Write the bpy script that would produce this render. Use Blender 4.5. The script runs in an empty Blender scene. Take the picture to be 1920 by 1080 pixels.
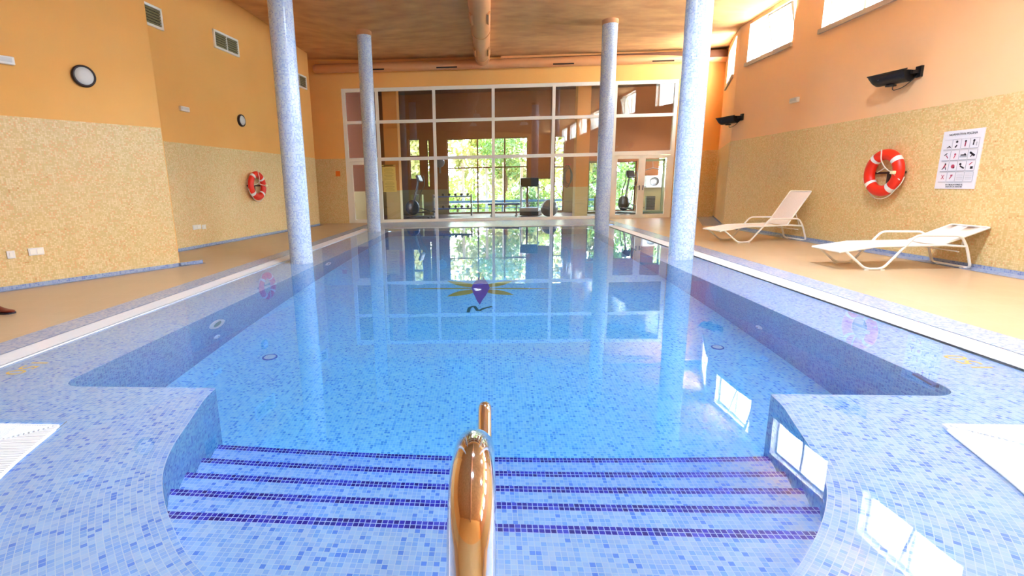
import bpy, bmesh, math, random
from mathutils import Vector, Matrix
random.seed(7)
S = bpy.context.scene
COL = S.collection
# ------------------------------------------------------------------ camera
def cam_matrix(a, b, c):
    Rz = Matrix.Rotation(a, 3, 'Z'); Rx = Matrix.Rotation(b, 3, 'X')
    B = Matrix(((1, 0, 0), (0, 0, -1), (0, 1, 0)))
    Rr = Matrix.Rotation(c, 3, 'Z')
    return (Rz @ Rx @ B @ Rr).to_4x4()
cd = bpy.data.cameras.new('camera'); cam = bpy.data.objects.new('camera', cd); COL.objects.link(cam)
cd.sensor_width = 36; cd.lens = 915.32 * 36 / 1920; cd.shift_x = 0.05768; cd.clip_start = 0.05; cd.clip_end = 300
cam.matrix_world = Matrix.Translation((0, 0, 1.25)) @ cam_matrix(0.0768, -0.2066, -0.0208)
S.camera = cam
# ------------------------------------------------------------------ world, sun, exposure
W = bpy.data.worlds.new('world'); S.world = W; W.use_nodes = True
wn = W.node_tree.nodes; wl = W.node_tree.links
bg = wn['Background']
tcw = wn.new('ShaderNodeTexCoord'); spw = wn.new('ShaderNodeSeparateXYZ'); crw = wn.new('ShaderNodeValToRGB')
wl.new(tcw.outputs['Generated'], spw.inputs[0]); wl.new(spw.outputs['Z'], crw.inputs[0])
crw.color_ramp.elements[0].color = (.86, .97, 1.15, 1); crw.color_ramp.elements[0].position = 0.0
crw.color_ramp.elements[1].color = (.66, .86, 1.15, 1); crw.color_ramp.elements[1].position = 0.8
wl.new(crw.outputs[0], bg.inputs['Color']); bg.inputs['Strength'].default_value = 4.0
sd = bpy.data.lights.new('sun', 'SUN'); sd.energy = 32; sd.angle = math.radians(1.5); sd.color = (.9, .98, 1.1)
sun = bpy.data.objects.new('sun', sd); COL.objects.link(sun)
sun.rotation_euler = (Vector((0.0, -0.62, 0.78))).to_track_quat('Z', 'Y').to_euler()
S.view_settings.view_transform = 'Standard'; S.view_settings.look = 'None'
S.view_settings.gamma = 1; S.view_settings.use_curve_mapping = False
S.view_settings.exposure = 2.86
S.cycles.max_bounces = 9; S.cycles.diffuse_bounces = 6; S.cycles.glossy_bounces = 5
S.cycles.transmission_bounces = 6; S.cycles.transparent_max_bounces = 12
S.cycles.sample_clamp_indirect = 12
S.cycles.use_denoising = True
S.cycles.blur_glossy = 0.3

def portal(name, cx, cy, cz, sx, sy, direction):
    l = bpy.data.lights.new(name, 'AREA'); l.shape = 'RECTANGLE'; l.size = sx; l.size_y = sy; l.cycles.is_portal = True
    o = bpy.data.objects.new(name, l); COL.objects.link(o); o.location = (cx, cy, cz)
    o.rotation_euler = Vector(direction).to_track_quat('-Z', 'Y').to_euler(); return o

# added daylight-white fill lamps to brighten the hall, unseen above the near pool
FILL_LAMPS = [(.2, 1.2), (3.6, 1.2), (.2, 5.4), (3.6, 5.4)]
for lx, ly in FILL_LAMPS:
    ll = bpy.data.lights.new('fill_lamp_light', 'AREA'); ll.shape = 'DISK'; ll.size = .5; ll.energy = 33 if ly > 3 else 19; ll.spread = 2.75; ll.color = (.8, .96, 1.2)
    lo = bpy.data.objects.new('fill_lamp_light', ll); COL.objects.link(lo); lo.location = (lx, ly, 5.06)

# ------------------------------------------------------------------ materials
def mat(name, color=(.8, .8, .8), rough=.5, metal=0, **kw):
    m = bpy.data.materials.new(name); m.use_nodes = True
    b = m.node_tree.nodes['Principled BSDF']
    b.inputs['Base Color'].default_value = (*color, 1); b.inputs['Roughness'].default_value = rough
    b.inputs['Metallic'].default_value = metal
    for k, v in kw.items(): b.inputs[k.replace('_', ' ')].default_value = v
    return m
def srgb(r, g, b):
    f = lambda c: ((c / 255 + .055) / 1.055) ** 2.4 if c > 10 else c / 255 / 12.92
    return (f(r), f(g), f(b))
def N(m, t, **kw):
    n = m.node_tree.nodes.new(t)
    for k, v in kw.items(): setattr(n, k, v)
    return n
def L(m, a, b): m.node_tree.links.new(a, b)
def mth(m, op, a, b=None):
    n = N(m, 'ShaderNodeMath', operation=op)
    for i, v in enumerate((a, b)):
        if v is None: continue
        if isinstance(v, (int, float)): n.inputs[i].default_value = v
        else: L(m, v, n.inputs[i])
    return n.outputs[0]
def ramp(m, fac, stops, interp='LINEAR'):
    n = N(m, 'ShaderNodeValToRGB'); cr = n.color_ramp; cr.interpolation = interp
    cr.elements[0].position, cr.elements[0].color = stops[0][0], (*stops[0][1], 1)
    cr.elements[1].position, cr.elements[1].color = stops[-1][0], (*stops[-1][1], 1)
    for p, c in stops[1:-1]: e = cr.elements.new(p); e.color = (*c, 1)
    L(m, fac, n.inputs[0]); return n.outputs[0]
def mosaic(name, pitch, stops, grout, gw=.12, rough=.25, patch=None):
    """small square tiles laid out on the UV map (metres)"""
    m = mat(name, rough=rough); b = m.node_tree.nodes['Principled BSDF']
    uv = N(m, 'ShaderNodeUVMap'); sep = N(m, 'ShaderNodeSeparateXYZ'); L(m, uv.outputs[0], sep.inputs[0])
    u = mth(m, 'DIVIDE', sep.outputs[0], pitch); v = mth(m, 'DIVIDE', sep.outputs[1], pitch)
    comb = N(m, 'ShaderNodeCombineXYZ'); L(m, mth(m, 'FLOOR', u), comb.inputs[0]); L(m, mth(m, 'FLOOR', v), comb.inputs[1])
    wnz = N(m, 'ShaderNodeTexWhiteNoise', noise_dimensions='2D'); L(m, comb.outputs[0], wnz.inputs['Vector'])
    fac = wnz.outputs['Value']
    if patch:
        nz = N(m, 'ShaderNodeTexNoise'); nz.inputs['Scale'].default_value = patch; L(m, uv.outputs[0], nz.inputs['Vector'])
        nz.inputs['Detail'].default_value = 3
        fac = mth(m, 'ADD', mth(m, 'MULTIPLY', fac, .8), mth(m, 'MULTIPLY', mth(m, 'SUBTRACT', nz.outputs[0], .5), .9))
    col = ramp(m, fac, stops, 'CONSTANT')
    fu = mth(m, 'FRACT', u); fv = mth(m, 'FRACT', v)
    edge = mth(m, 'MAXIMUM', mth(m, 'LESS_THAN', fu, gw), mth(m, 'LESS_THAN', fv, gw))
    mx = N(m, 'ShaderNodeMix', data_type='RGBA'); L(m, edge, mx.inputs[0]); L(m, col, mx.inputs[6]); mx.inputs[7].default_value = (*grout, 1)
    L(m, mx.outputs[2], b.inputs['Base Color'])
    return m
def noisy(name, c1, c2, scale=3, rough=.8, bump=0, detail=4, coord='Object', stretch=(1, 1, 1)):
    m = mat(name, rough=rough); b = m.node_tree.nodes['Principled BSDF']
    tc = N(m, 'ShaderNodeTexCoord'); mp = N(m, 'ShaderNodeMapping'); mp.inputs['Scale'].default_value = stretch
    L(m, tc.outputs[coord], mp.inputs[0])
    nz = N(m, 'ShaderNodeTexNoise'); nz.inputs['Scale'].default_value = scale; nz.inputs['Detail'].default_value = detail
    L(m, mp.outputs[0], nz.inputs['Vector'])
    L(m, ramp(m, nz.outputs[0], [(.3, c1), (.7, c2)]), b.inputs['Base Color'])
    if bump:
        bp = N(m, 'ShaderNodeBump'); bp.inputs['Strength'].default_value = bump; bp.inputs['Distance'].default_value = .02
        L(m, nz.outputs[0], bp.inputs['Height']); L(m, bp.outputs[0], b.inputs['Normal'])
    return m
def glassy(name, tint=(1, 1, 1), ior=1.5):
    m = bpy.data.materials.new(name); m.use_nodes = True; nt = m.node_tree; nt.nodes.clear()
    o = N(m, 'ShaderNodeOutputMaterial'); f = N(m, 'ShaderNodeLayerWeight'); f.inputs[0].default_value = .5; sch = mth(m, 'ADD', mth(m, 'MULTIPLY', mth(m, 'POWER', f.outputs['Facing'], 5), .95), .045)
    t = N(m, 'ShaderNodeBsdfTransparent'); t.inputs[0].default_value = (*tint, 1)
    g = N(m, 'ShaderNodeBsdfGlossy'); g.inputs['Roughness'].default_value = 0; g.inputs[0].default_value = (1, 1, 1, 1)
    x = N(m, 'ShaderNodeMixShader'); L(m, sch, x.inputs[0]); L(m, t.outputs[0], x.inputs[1]); L(m, g.outputs[0], x.inputs[2])
    L(m, x.outputs[0], o.inputs[0]); return m

M = {}
M['ledge'] = mosaic('ledge_mosaic', .0235, [(0, srgb(166, 198, 228)), (.22, srgb(144, 181, 226)), (.5, srgb(154, 187, 225)), (.68, srgb(127, 170, 226)), (.84, srgb(172, 199, 226)), (.92, srgb(94, 140, 220))], srgb(188, 208, 225))
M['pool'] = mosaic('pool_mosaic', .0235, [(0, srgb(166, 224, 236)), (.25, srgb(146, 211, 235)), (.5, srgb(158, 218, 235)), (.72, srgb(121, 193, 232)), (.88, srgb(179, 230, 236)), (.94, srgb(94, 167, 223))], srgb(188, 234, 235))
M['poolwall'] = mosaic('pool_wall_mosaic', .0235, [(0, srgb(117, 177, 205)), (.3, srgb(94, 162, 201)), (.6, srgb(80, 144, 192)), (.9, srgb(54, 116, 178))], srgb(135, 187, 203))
M['nosing'] = mosaic('nosing_mosaic', .0235, [(0, srgb(40, 42, 170)), (.3, srgb(30, 28, 140)), (.65, srgb(62, 70, 190)), (.9, srgb(24, 20, 118))], srgb(190, 205, 236), gw=.14)
M['column'] = mosaic('column_mosaic', .0235, [(0, srgb(194, 214, 235)), (.3, srgb(168, 191, 226)), (.6, srgb(207, 224, 235)), (.82, srgb(157, 180, 220)), (.93, srgb(135, 158, 214))], srgb(211, 224, 235), rough=.2, patch=6)
M['deckband'] = mosaic('deck_band_mosaic', .0235, [(0, srgb(162, 174, 199)), (.4, srgb(144, 159, 195)), (.8, srgb(124, 140, 186))], srgb(178, 188, 197))
M['cream'] = mosaic('cream_mosaic', .024, [(0, srgb(231, 202, 140)), (.25, srgb(221, 191, 123)), (.5, srgb(239, 212, 155)), (.7, srgb(231, 182, 121)), (.9, srgb(215, 160, 96))], srgb(217, 191, 134), gw=.14, rough=.45, patch=5)
M['plaster'] = noisy('orange_plaster', srgb(242, 182, 98), srgb(245, 187, 104), 1.2, .85, 0)
M['plaster_right'] = noisy('salmon_plaster', srgb(250, 202, 150), srgb(251, 205, 155), 1.2, .85, 0)
M['plaster2'] = noisy('orange_plaster_duct', srgb(236, 170, 104), srgb(240, 176, 112), 1.2, .85, 0)
M['ceil'] = noisy('ceiling_plaster', srgb(200, 144, 86), srgb(226, 172, 108), 1.6, .9, .15, 8, stretch=(1, 2.2, 1))
M['duct'] = mat('duct_paint', srgb(216, 152, 98), .5)
M['white'] = mat('white_paint', srgb(238, 236, 228), .35)
M['alu'] = mat('cream_aluminium', srgb(246, 244, 230), .35)
M['strip'] = mat('white_grate_plastic', srgb(238, 240, 242), .4)
M['dark'] = mat('dark_slot', srgb(44, 34, 28), .7)
M['black'] = mat('black_plastic', srgb(26, 26, 28), .35)
M['grey'] = mat('grey_metal', srgb(128, 132, 136), .35, .6)
M['steel'] = mat('polished_steel', srgb(242, 232, 228), .06, 1.0)
M['red'] = mat('lifebuoy_red', srgb(240, 44, 16), .4)
M['whiteband'] = mat('lifebuoy_white', srgb(240, 236, 228), .5)
M['rope'] = mat('rope_white', srgb(228, 220, 200), .8)
M['sling'] = noisy('sling_fabric', srgb(238, 228, 220), srgb(244, 236, 230), 60, .7)
M['frost'] = mat('frosted_lens', srgb(216, 218, 212), .4)
M['lampring'] = mat('dark_bronze_ring', srgb(52, 34, 30), .4, .3)
M['shoe'] = mat('brown_leather', srgb(110, 34, 22), .3)
M['shoesole'] = mat('shoe_sole', srgb(40, 42, 56), .5)
M['glass'] = glassy('window_glass', (.97, .98, .97), 1.5)
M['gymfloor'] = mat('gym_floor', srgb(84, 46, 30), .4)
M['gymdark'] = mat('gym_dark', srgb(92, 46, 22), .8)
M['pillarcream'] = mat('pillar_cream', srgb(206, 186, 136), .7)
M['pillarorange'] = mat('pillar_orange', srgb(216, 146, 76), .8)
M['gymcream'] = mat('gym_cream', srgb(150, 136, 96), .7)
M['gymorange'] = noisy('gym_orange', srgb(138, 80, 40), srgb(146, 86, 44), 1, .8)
M['yellow'] = mat('yellow_tile', srgb(236, 200, 96), .3)
M['plant'] = mat('leaf_green', srgb(120, 170, 40), .5)
M['paper'] = mat('paper_sheet', srgb(244, 216, 120), .6)
M['ink'] = mat('print_ink', srgb(44, 36, 44), .6)
M['inkred'] = mat('print_red', srgb(190, 70, 96), .6)
M['inkgrey'] = mat('print_grey', srgb(176, 178, 184), .6)
M['poster'] = mat('poster_white', srgb(232, 230, 234), .4)
# tiled tan deck
def deck_mat():
    m = mat('tan_floor_tile', rough=.3); b = m.node_tree.nodes['Principled BSDF']
    tc = N(m, 'ShaderNodeTexCoord'); mp = N(m, 'ShaderNodeMapping'); L(m, tc.outputs['Object'], mp.inputs[0])
    br = N(m, 'ShaderNodeTexBrick'); br.offset = 0; br.squash = 1
    br.inputs['Scale'].default_value = 1; br.inputs['Brick Width'].default_value = .33; br.inputs['Row Height'].default_value = .33
    br.inputs['Mortar Size'].default_value = .003
    br.inputs['Color1'].default_value = (*srgb(196, 168, 131), 1); br.inputs['Color2'].default_value = (*srgb(200, 173, 137), 1)
    br.inputs['Mortar'].default_value = (*srgb(208, 185, 152), 1)
    L(m, mp.outputs[0], br.inputs['Vector']); L(m, br.outputs[0], b.inputs['Base Color']); return m
M['deck'] = deck_mat()
def water_mat():
    m = bpy.data.materials.new('pool_water'); m.use_nodes = True; nt = m.node_tree; nt.nodes.clear()
    o = N(m, 'ShaderNodeOutputMaterial'); g = N(m, 'ShaderNodeBsdfGlass'); g.inputs['IOR'].default_value = 1.333
    g.inputs['Roughness'].default_value = 0; g.inputs['Color'].default_value = (1, 1, 1, 1)
    nz = N(m, 'ShaderNodeTexNoise'); nz.inputs['Scale'].default_value = 2.2; nz.inputs['Detail'].default_value = 1
    tc = N(m, 'ShaderNodeTexCoord'); L(m, tc.outputs['Object'], nz.inputs['Vector'])
    bp = N(m, 'ShaderNodeBump'); bp.inputs['Strength'].default_value = .03; bp.inputs['Distance'].default_value = .02
    L(m, nz.outputs[0], bp.inputs['Height']); L(m, bp.outputs[0], g.inputs['Normal'])
    v = N(m, 'ShaderNodeVolumeAbsorption'); v.inputs['Color'].default_value = (.25, .72, 1, 1); v.inputs['Density'].default_value = .42
    L(m, g.outputs[0], o.inputs[0]); L(m, v.outputs[0], o.inputs[1]); return m
M['water'] = water_mat()
def leaf_mat(name, c1, c2):
    m = bpy.data.materials.new(name); m.use_nodes = True; nt = m.node_tree
    b = nt.nodes['Principled BSDF']; b.inputs['Roughness'].default_value = .5
    gi = N(m, 'ShaderNodeNewGeometry'); cr = ramp(m, gi.outputs['Random Per Island'], [(0, c1), (1, c2)])
    L(m, cr, b.inputs['Base Color'])
    tr = N(m, 'ShaderNodeBsdfTranslucent'); L(m, cr, tr.inputs[0])
    x = N(m, 'ShaderNodeMixShader'); x.inputs[0].default_value = .45
    L(m, b.outputs[0], x.inputs[1]); L(m, tr.outputs[0], x.inputs[2]); L(m, x.outputs[0], nt.nodes['Material Output'].inputs[0]); return m
M['leaf1'] = leaf_mat('leaves_bright', srgb(101, 138, 32), srgb(172, 191, 57))
M['leaf2'] = leaf_mat('leaves_mid', srgb(47, 86, 30), srgb(104, 141, 47))
M['leaf3'] = leaf_mat('leaves_pale', srgb(144, 144, 85), srgb(192, 194, 135))
M['lawn'] = noisy('lawn', srgb(50, 80, 22), srgb(84, 108, 40), 4, .9)
M['paving'] = mat('pale_paving', srgb(200, 196, 184), .8)
M['bark'] = mat('bark', srgb(90, 66, 44), .9)

# ------------------------------------------------------------------ mesh helpers
class MB:
    """collects verts / faces / per-face material slot / per-corner uv"""
    def __init__(s): s.v = []; s.f = []; s.mi = []; s.uv = []; s.smooth = []
    def face(s, pts, uv=None, mi=0, sm=False):
        i = len(s.v); s.v += [tuple(p) for p in pts]; s.f.append(list(range(i, i + len(pts))))
        s.mi.append(mi); s.uv.append(uv); s.smooth.append(sm)
    def grid(s, rows, close_u=False, close_v=False, mi=0, sm=True, uvf=None):
        i0 = len(s.v); nr = len(rows); nc = len(rows[0])
        for r in rows: s.v += [tuple(p) for p in r]
        for a in range(nr if close_u else nr - 1):
            for b in range(nc if close_v else nc - 1):
                a2 = (a + 1) % nr; b2 = (b + 1) % nc
                s.f.append([i0 + a * nc + b, i0 + a * nc + b2, i0 + a2 * nc + b2, i0 + a2 * nc + b])
                s.mi.append(mi); s.smooth.append(sm)
                s.uv.append([uvf(a, b), uvf(a, b + 1), uvf(a + 1, b + 1), uvf(a + 1, b)] if uvf else None)
    def box(s, c, d, mi=0, R=None, taper=1):
        hx, hy, hz = [q / 2 for q in d]
        P = [Vector((x * hx * (taper if z > 0 else 1), y * hy * (taper if z > 0 else 1), z * hz)) for x in (-1, 1) for y in (-1, 1) for z in (-1, 1)]
        if R is not None: P = [R @ p for p in P]
        P = [p + Vector(c) for p in P]
        i = len(s.v); s.v += [tuple(p) for p in P]
        for q in ((0, 1, 3, 2), (4, 6, 7, 5), (0, 4, 5, 1), (2, 3, 7, 6), (0, 2, 6, 4), (1, 5, 7, 3)):
            s.f.append([i + k for k in q]); s.mi.append(mi); s.uv.append(None); s.smooth.append(False)
    def tube(s, path, r, n=12, mi=0, caps=True, close=False):
        path = [Vector(p) for p in path]; rr = r if isinstance(r, (list, tuple)) else [r] * len(path)
        rows = []; up = None; m = len(path)
        for k, p in enumerate(path):
            if close: t = (path[(k + 1) % m] - path[k - 1])
            else: t = (path[min(k + 1, m - 1)] - path[max(k - 1, 0)])
            t.normalize()
            if up is None:
                up = Vector((0, 0, 1)) if abs(t.z) < .9 else Vector((0, 1, 0))
            a = t.cross(up).normalized(); up = a.cross(t).normalized()
            rows.append([p + (a * math.cos(q) + up * math.sin(q)) * rr[k] for q in [2 * math.pi * j / n for j in range(n)]])
        s.grid(rows, close_u=close, close_v=True, mi=mi)
        if caps and not close:
            s.face(rows[0][::-1], mi=mi); s.face(rows[-1], mi=mi)
    def lathe(s, prof, c=(0, 0, 0), n=32, mi=0, R=None):
        rows = []
        for (r, z) in prof:
            row = []
            for j in range(n):
                a = 2 * math.pi * j / n; p = Vector((r * math.cos(a), r * math.sin(a), z))
                if R is not None: p = R @ p
                row.append(p + Vector(c))
            rows.append(row)
        s.grid(rows, close_v=True, mi=mi)
    def prism(s, poly, z0, z1, mi=0, F=None):
        F = F or (lambda x, y, z: Vector((x, y, z)))
        a = [F(x, y, z0) for x, y in poly]; b = [F(x, y, z1) for x, y in poly]; n = len(poly)
        s.face(a[::-1], mi=mi); s.face(b, mi=mi)
        for i in range(n): j = (i + 1) % n; s.face([a[i], a[j], b[j], b[i]], mi=mi)
    def build(s, name, mats, parent=None, weld=False, bevel=0, loc=None):
        me = bpy.data.meshes.new(name); me.from_pydata(s.v, [], s.f)
        if not isinstance(mats, (list, tuple)): mats = [mats]
        for m in mats: me.materials.append(m)
        me.polygons.foreach_set('material_index', s.mi); me.polygons.foreach_set('use_smooth', s.smooth)
        if any(u is not None for u in s.uv):
            ul = me.uv_layers.new(name='UVMap'); k = 0
            for f, u in zip(s.f, s.uv):
                for j in range(len(f)):
                    if u is not None: ul.data[k].uv = u[j]
                    k += 1
        if weld:
            b = bmesh.new(); b.from_mesh(me); bmesh.ops.remove_doubles(b, verts=b.verts, dist=1e-5)
            bmesh.ops.recalc_face_normals(b, faces=b.faces); b.to_mesh(me); b.free()
        me.update()
        o = bpy.data.objects.new(name, me); COL.objects.link(o)
        if parent is not None: o.parent = parent
        if loc is not None: o.location = loc
        if bevel:
            md = o.modifiers.new('bevel', 'BEVEL'); md.width = bevel; md.segments = 2; md.limit_method = 'ANGLE'
        return o
def tag(o, label=None, cat=None, group=None, kind=None):
    if label: o['label'] = label
    if cat: o['category'] = cat
    if group: o['group'] = group
    if kind: o['kind'] = kind
    return o
def empty(name, loc, rz=0, label=None, cat=None, group=None):
    o = bpy.data.objects.new(name, None); COL.objects.link(o); o.location = loc; o.rotation_euler.z = rz; o.empty_display_size = .1
    return tag(o, label, cat, group)
def copy_tree(o, parent=None):
    c = o.copy(); COL.objects.link(c); c.parent = parent
    for ch in list(o.children): copy_tree(ch, c)
    return c
def struct(o): o['kind'] = 'structure'; return o
def smooth_path(pts, rad, n=6, close=False):
    """round the corners of a polyline"""
    P = [Vector(p) for p in pts]; out = []
    m = len(P)
    for i in range(m):
        if not close and i in (0, m - 1): out.append(P[i]); continue
        a, b, c = P[i - 1], P[i], P[(i + 1) % m]
        d1 = (a - b); d2 = (c - b); r = min(rad, d1.length * .45, d2.length * .45)
        p1 = b + d1.normalized() * r; p2 = b + d2.normalized() * r
        for k in range(n + 1):
            t = k / n; out.append(p1 * (1 - t) ** 2 + b * 2 * t * (1 - t) + p2 * t * t)
    return out
def bxy(a, b): # unit dir & left normal in plan
    d = Vector((b[0] - a[0], b[1] - a[1], 0)); l = d.length; d.normalize(); return d, Vector((-d.y, d.x, 0)), l

def wall(name, A, B, z0, z1, openings=(), split=2.25, mats=('cream', 'plaster'), thick=.3, out=1, ztop=None, reveal=None):
    """wall face from A to B; out=+1: the room is on the right side of A->B, the thickness goes to the left"""
    d, nl, Ln = bxy(A, B); nl = nl * out; mb = MB(); A3 = Vector((A[0], A[1], 0))
    us = sorted({0, Ln, *[v for o in openings for v in o[:2]]}); zs = sorted({z0, z1, *( [split] if split else []), *[v for o in openings for v in o[2:4]]})
    pt = lambda u, z, k=0: A3 + d * u + nl * (thick * k) + Vector((0, 0, z))
    for i in range(len(us) - 1):
        for j in range(len(zs) - 1):
            u0, u1, a, b = us[i], us[i + 1], zs[j], zs[j + 1]; uc, zc = (u0 + u1) / 2, (a + b) / 2
            if any(o[0] < uc < o[1] and o[2] < zc < o[3] for o in openings): continue
            mi = 0 if (split and zc < split) else 1
            q = [(u0, a), (u1, a), (u1, b), (u0, b)]
            mb.face([pt(u, z) for u, z in q], uv=q, mi=mi)
            mb.face([pt(u, z, 1) for u, z in q][::-1], uv=q[::-1], mi=mi)
    for o in openings:
        u0, u1, a, b = o[:4]
        for q in (((u0, a), (u0, b)), ((u0, b), (u1, b)), ((u1, b), (u1, a)), ((u1, a), (u0, a))):
            mb.face([pt(*q[0]), pt(*q[1]), pt(*q[1], 1), pt(*q[0], 1)], uv=[(0, 0), (1, 0), (1, thick), (0, thick)], mi=1 if reveal is None else 2)
    for u in (0, Ln): mb.face([pt(u, z0), pt(u, z1), pt(u, z1, 1), pt(u, z0, 1)], uv=[(0, z0), (0, z1), (thick, z1), (thick, z0)], mi=1)
    ml = [M[mats[0]], M[mats[1]]] + ([M[reveal]] if reveal else [])
    return struct(mb.build(name, ml))

# ================================================================== geometry of the place
Z_LEDGE = -.015
CX = -.055                               # centre line of the step bay
BAY = [(2.85, 1.725), (2.7, 1.71), (2.55, 1.665), (2.34, 1.605), (2.16, 1.555), (2.0, 1.49), (1.88, 1.425), (1.77, 1.345), (1.66, 1.255), (1.57, 1.17), (1.46, 1.06), (1.39, .975), (1.32, .88), (1.25, .77), (1.185, .64), (1.13, .5), (1.09, .36), (1.065, .2), (1.055, 0)]
def bay_w(y):
    for (y0, w0), (y1, w1) in zip(BAY, BAY[1:]):
        if y1 <= y <= y0: return w1 + (w0 - w1) * (y - y1) / (y0 - y1)
    return BAY[0][1] if y > BAY[0][0] else 0
bayL = [Vector((CX - w, y, 0)) for y, w in BAY]; bayR = [Vector((CX + w, y, 0)) for y, w in BAY[:-1]][::-1]
bay = bayL + bayR                        # from left throat round the bottom to the right throat
def resample(P, step):
    out = [P[0].copy()]; acc = 0
    for a, b in zip(P, P[1:]):
        l = (b - a).length; t = step - acc
        while t <= l: out.append(a + (b - a) * (t / l)); t += step
        acc = l - (t - step)
    if (out[-1] - P[-1]).length > 1e-4: out.append(P[-1].copy())
    return out
def chaikin(P, n=2):
    for _ in range(n):
        Q = [P[0]]
        for a, b in zip(P, P[1:]): Q += [a * .75 + b * .25, a * .25 + b * .75]
        Q.append(P[-1]); P = Q
    return P
bay = resample(chaikin(bay, 2), .06)
def offset(P, d):
    out = []
    for i, p in enumerate(P):
        t = (P[min(i + 1, len(P) - 1)] - P[max(i - 1, 0)]).normalized(); n = Vector((t.y, -t.x, 0))
        out.append(p - n * -d if False else p + n * d)
    return out
# outward = away from the bay interior; travelling left-throat -> bottom -> right-throat the outside is on the right hand
def outw(P, d):
    out = []
    for i, p in enumerate(P):
        t = (P[min(i + 1, len(P) - 1)] - P[max(i - 1, 0)]).normalized(); n = Vector((t.y, -t.x, 0)); out.append(p + n * d)
    return out
XLo, XLi, XRi, XRo = -3.87, -3.61, 3.44, 3.711      # overflow strips
LIPL, LIPR, LIPF, LIPB = -2.89, 2.76, 2.85, 13.9
FAR = 14.81
ZF = -1.3
# ---- basin outline (lip), anticlockwise seen from above starting left throat
def arc(cx, cy, r, a0, a1, n=8): return [Vector((cx + r * math.cos(a0 + (a1 - a0) * k / n), cy + r * math.sin(a0 + (a1 - a0) * k / n), 0)) for k in range(n + 1)]
rc = .16
outline = bay + arc(LIPR - rc, LIPF + rc, rc, -math.pi / 2, 0) + arc(LIPR - rc, LIPB - rc, rc, 0, math.pi / 2) + \
    arc(LIPL + rc, LIPB - rc, rc, math.pi / 2, math.pi) + arc(LIPL + rc, LIPF + rc, rc, math.pi, 1.5 * math.pi)
def build_basin():
    mb = MB(); acc = 0; n = len(outline)
    for i in range(n):
        a, b = outline[i], outline[(i + 1) % n]; l = (b - a).length
        if l < 1e-6: continue
        k = max(1, int(l / 2))
        for j in range(k):
            p = a + (b - a) * (j / k); q = a + (b - a) * ((j + 1) / k); s0 = acc + l * j / k; s1 = acc + l * (j + 1) / k
            mb.face([(q.x, q.y, ZF), (p.x, p.y, ZF), (p.x, p.y, Z_LEDGE - .012), (q.x, q.y, Z_LEDGE - .012)], uv=[(s1, ZF), (s0, ZF), (s0, 0), (s1, 0)], mi=0)
        acc += l
    # rounded lip
    P = outline; m = len(P); inn = []
    for i, p in enumerate(P):
        t = (P[(i + 1) % m] - P[i - 1]); t.normalize(); nn = Vector((t.y, -t.x, 0)); inn.append(p + nn * .014)
    acc = 0
    for i in range(m):
        j = (i + 1) % m; l = (P[j] - P[i]).length
        mb.face([(P[i].x, P[i].y, Z_LEDGE - .012), (P[j].x, P[j].y, Z_LEDGE - .012), (inn[j].x, inn[j].y, Z_LEDGE + .0006), (inn[i].x, inn[i].y, Z_LEDGE + .0006)], uv=[(acc, 0), (acc + l, 0), (acc + l, .02), (acc, .02)], mi=1)
        acc += l
    mb.face([(LIPL, .9, ZF), (LIPR, .9, ZF), (LIPR, LIPB, ZF), (LIPL, LIPB, ZF)], uv=[(LIPL, .9), (LIPR, .9), (LIPR, LIPB), (LIPL, LIPB)], mi=2)
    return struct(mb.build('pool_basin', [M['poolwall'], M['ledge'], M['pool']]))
build_basin()
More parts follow.
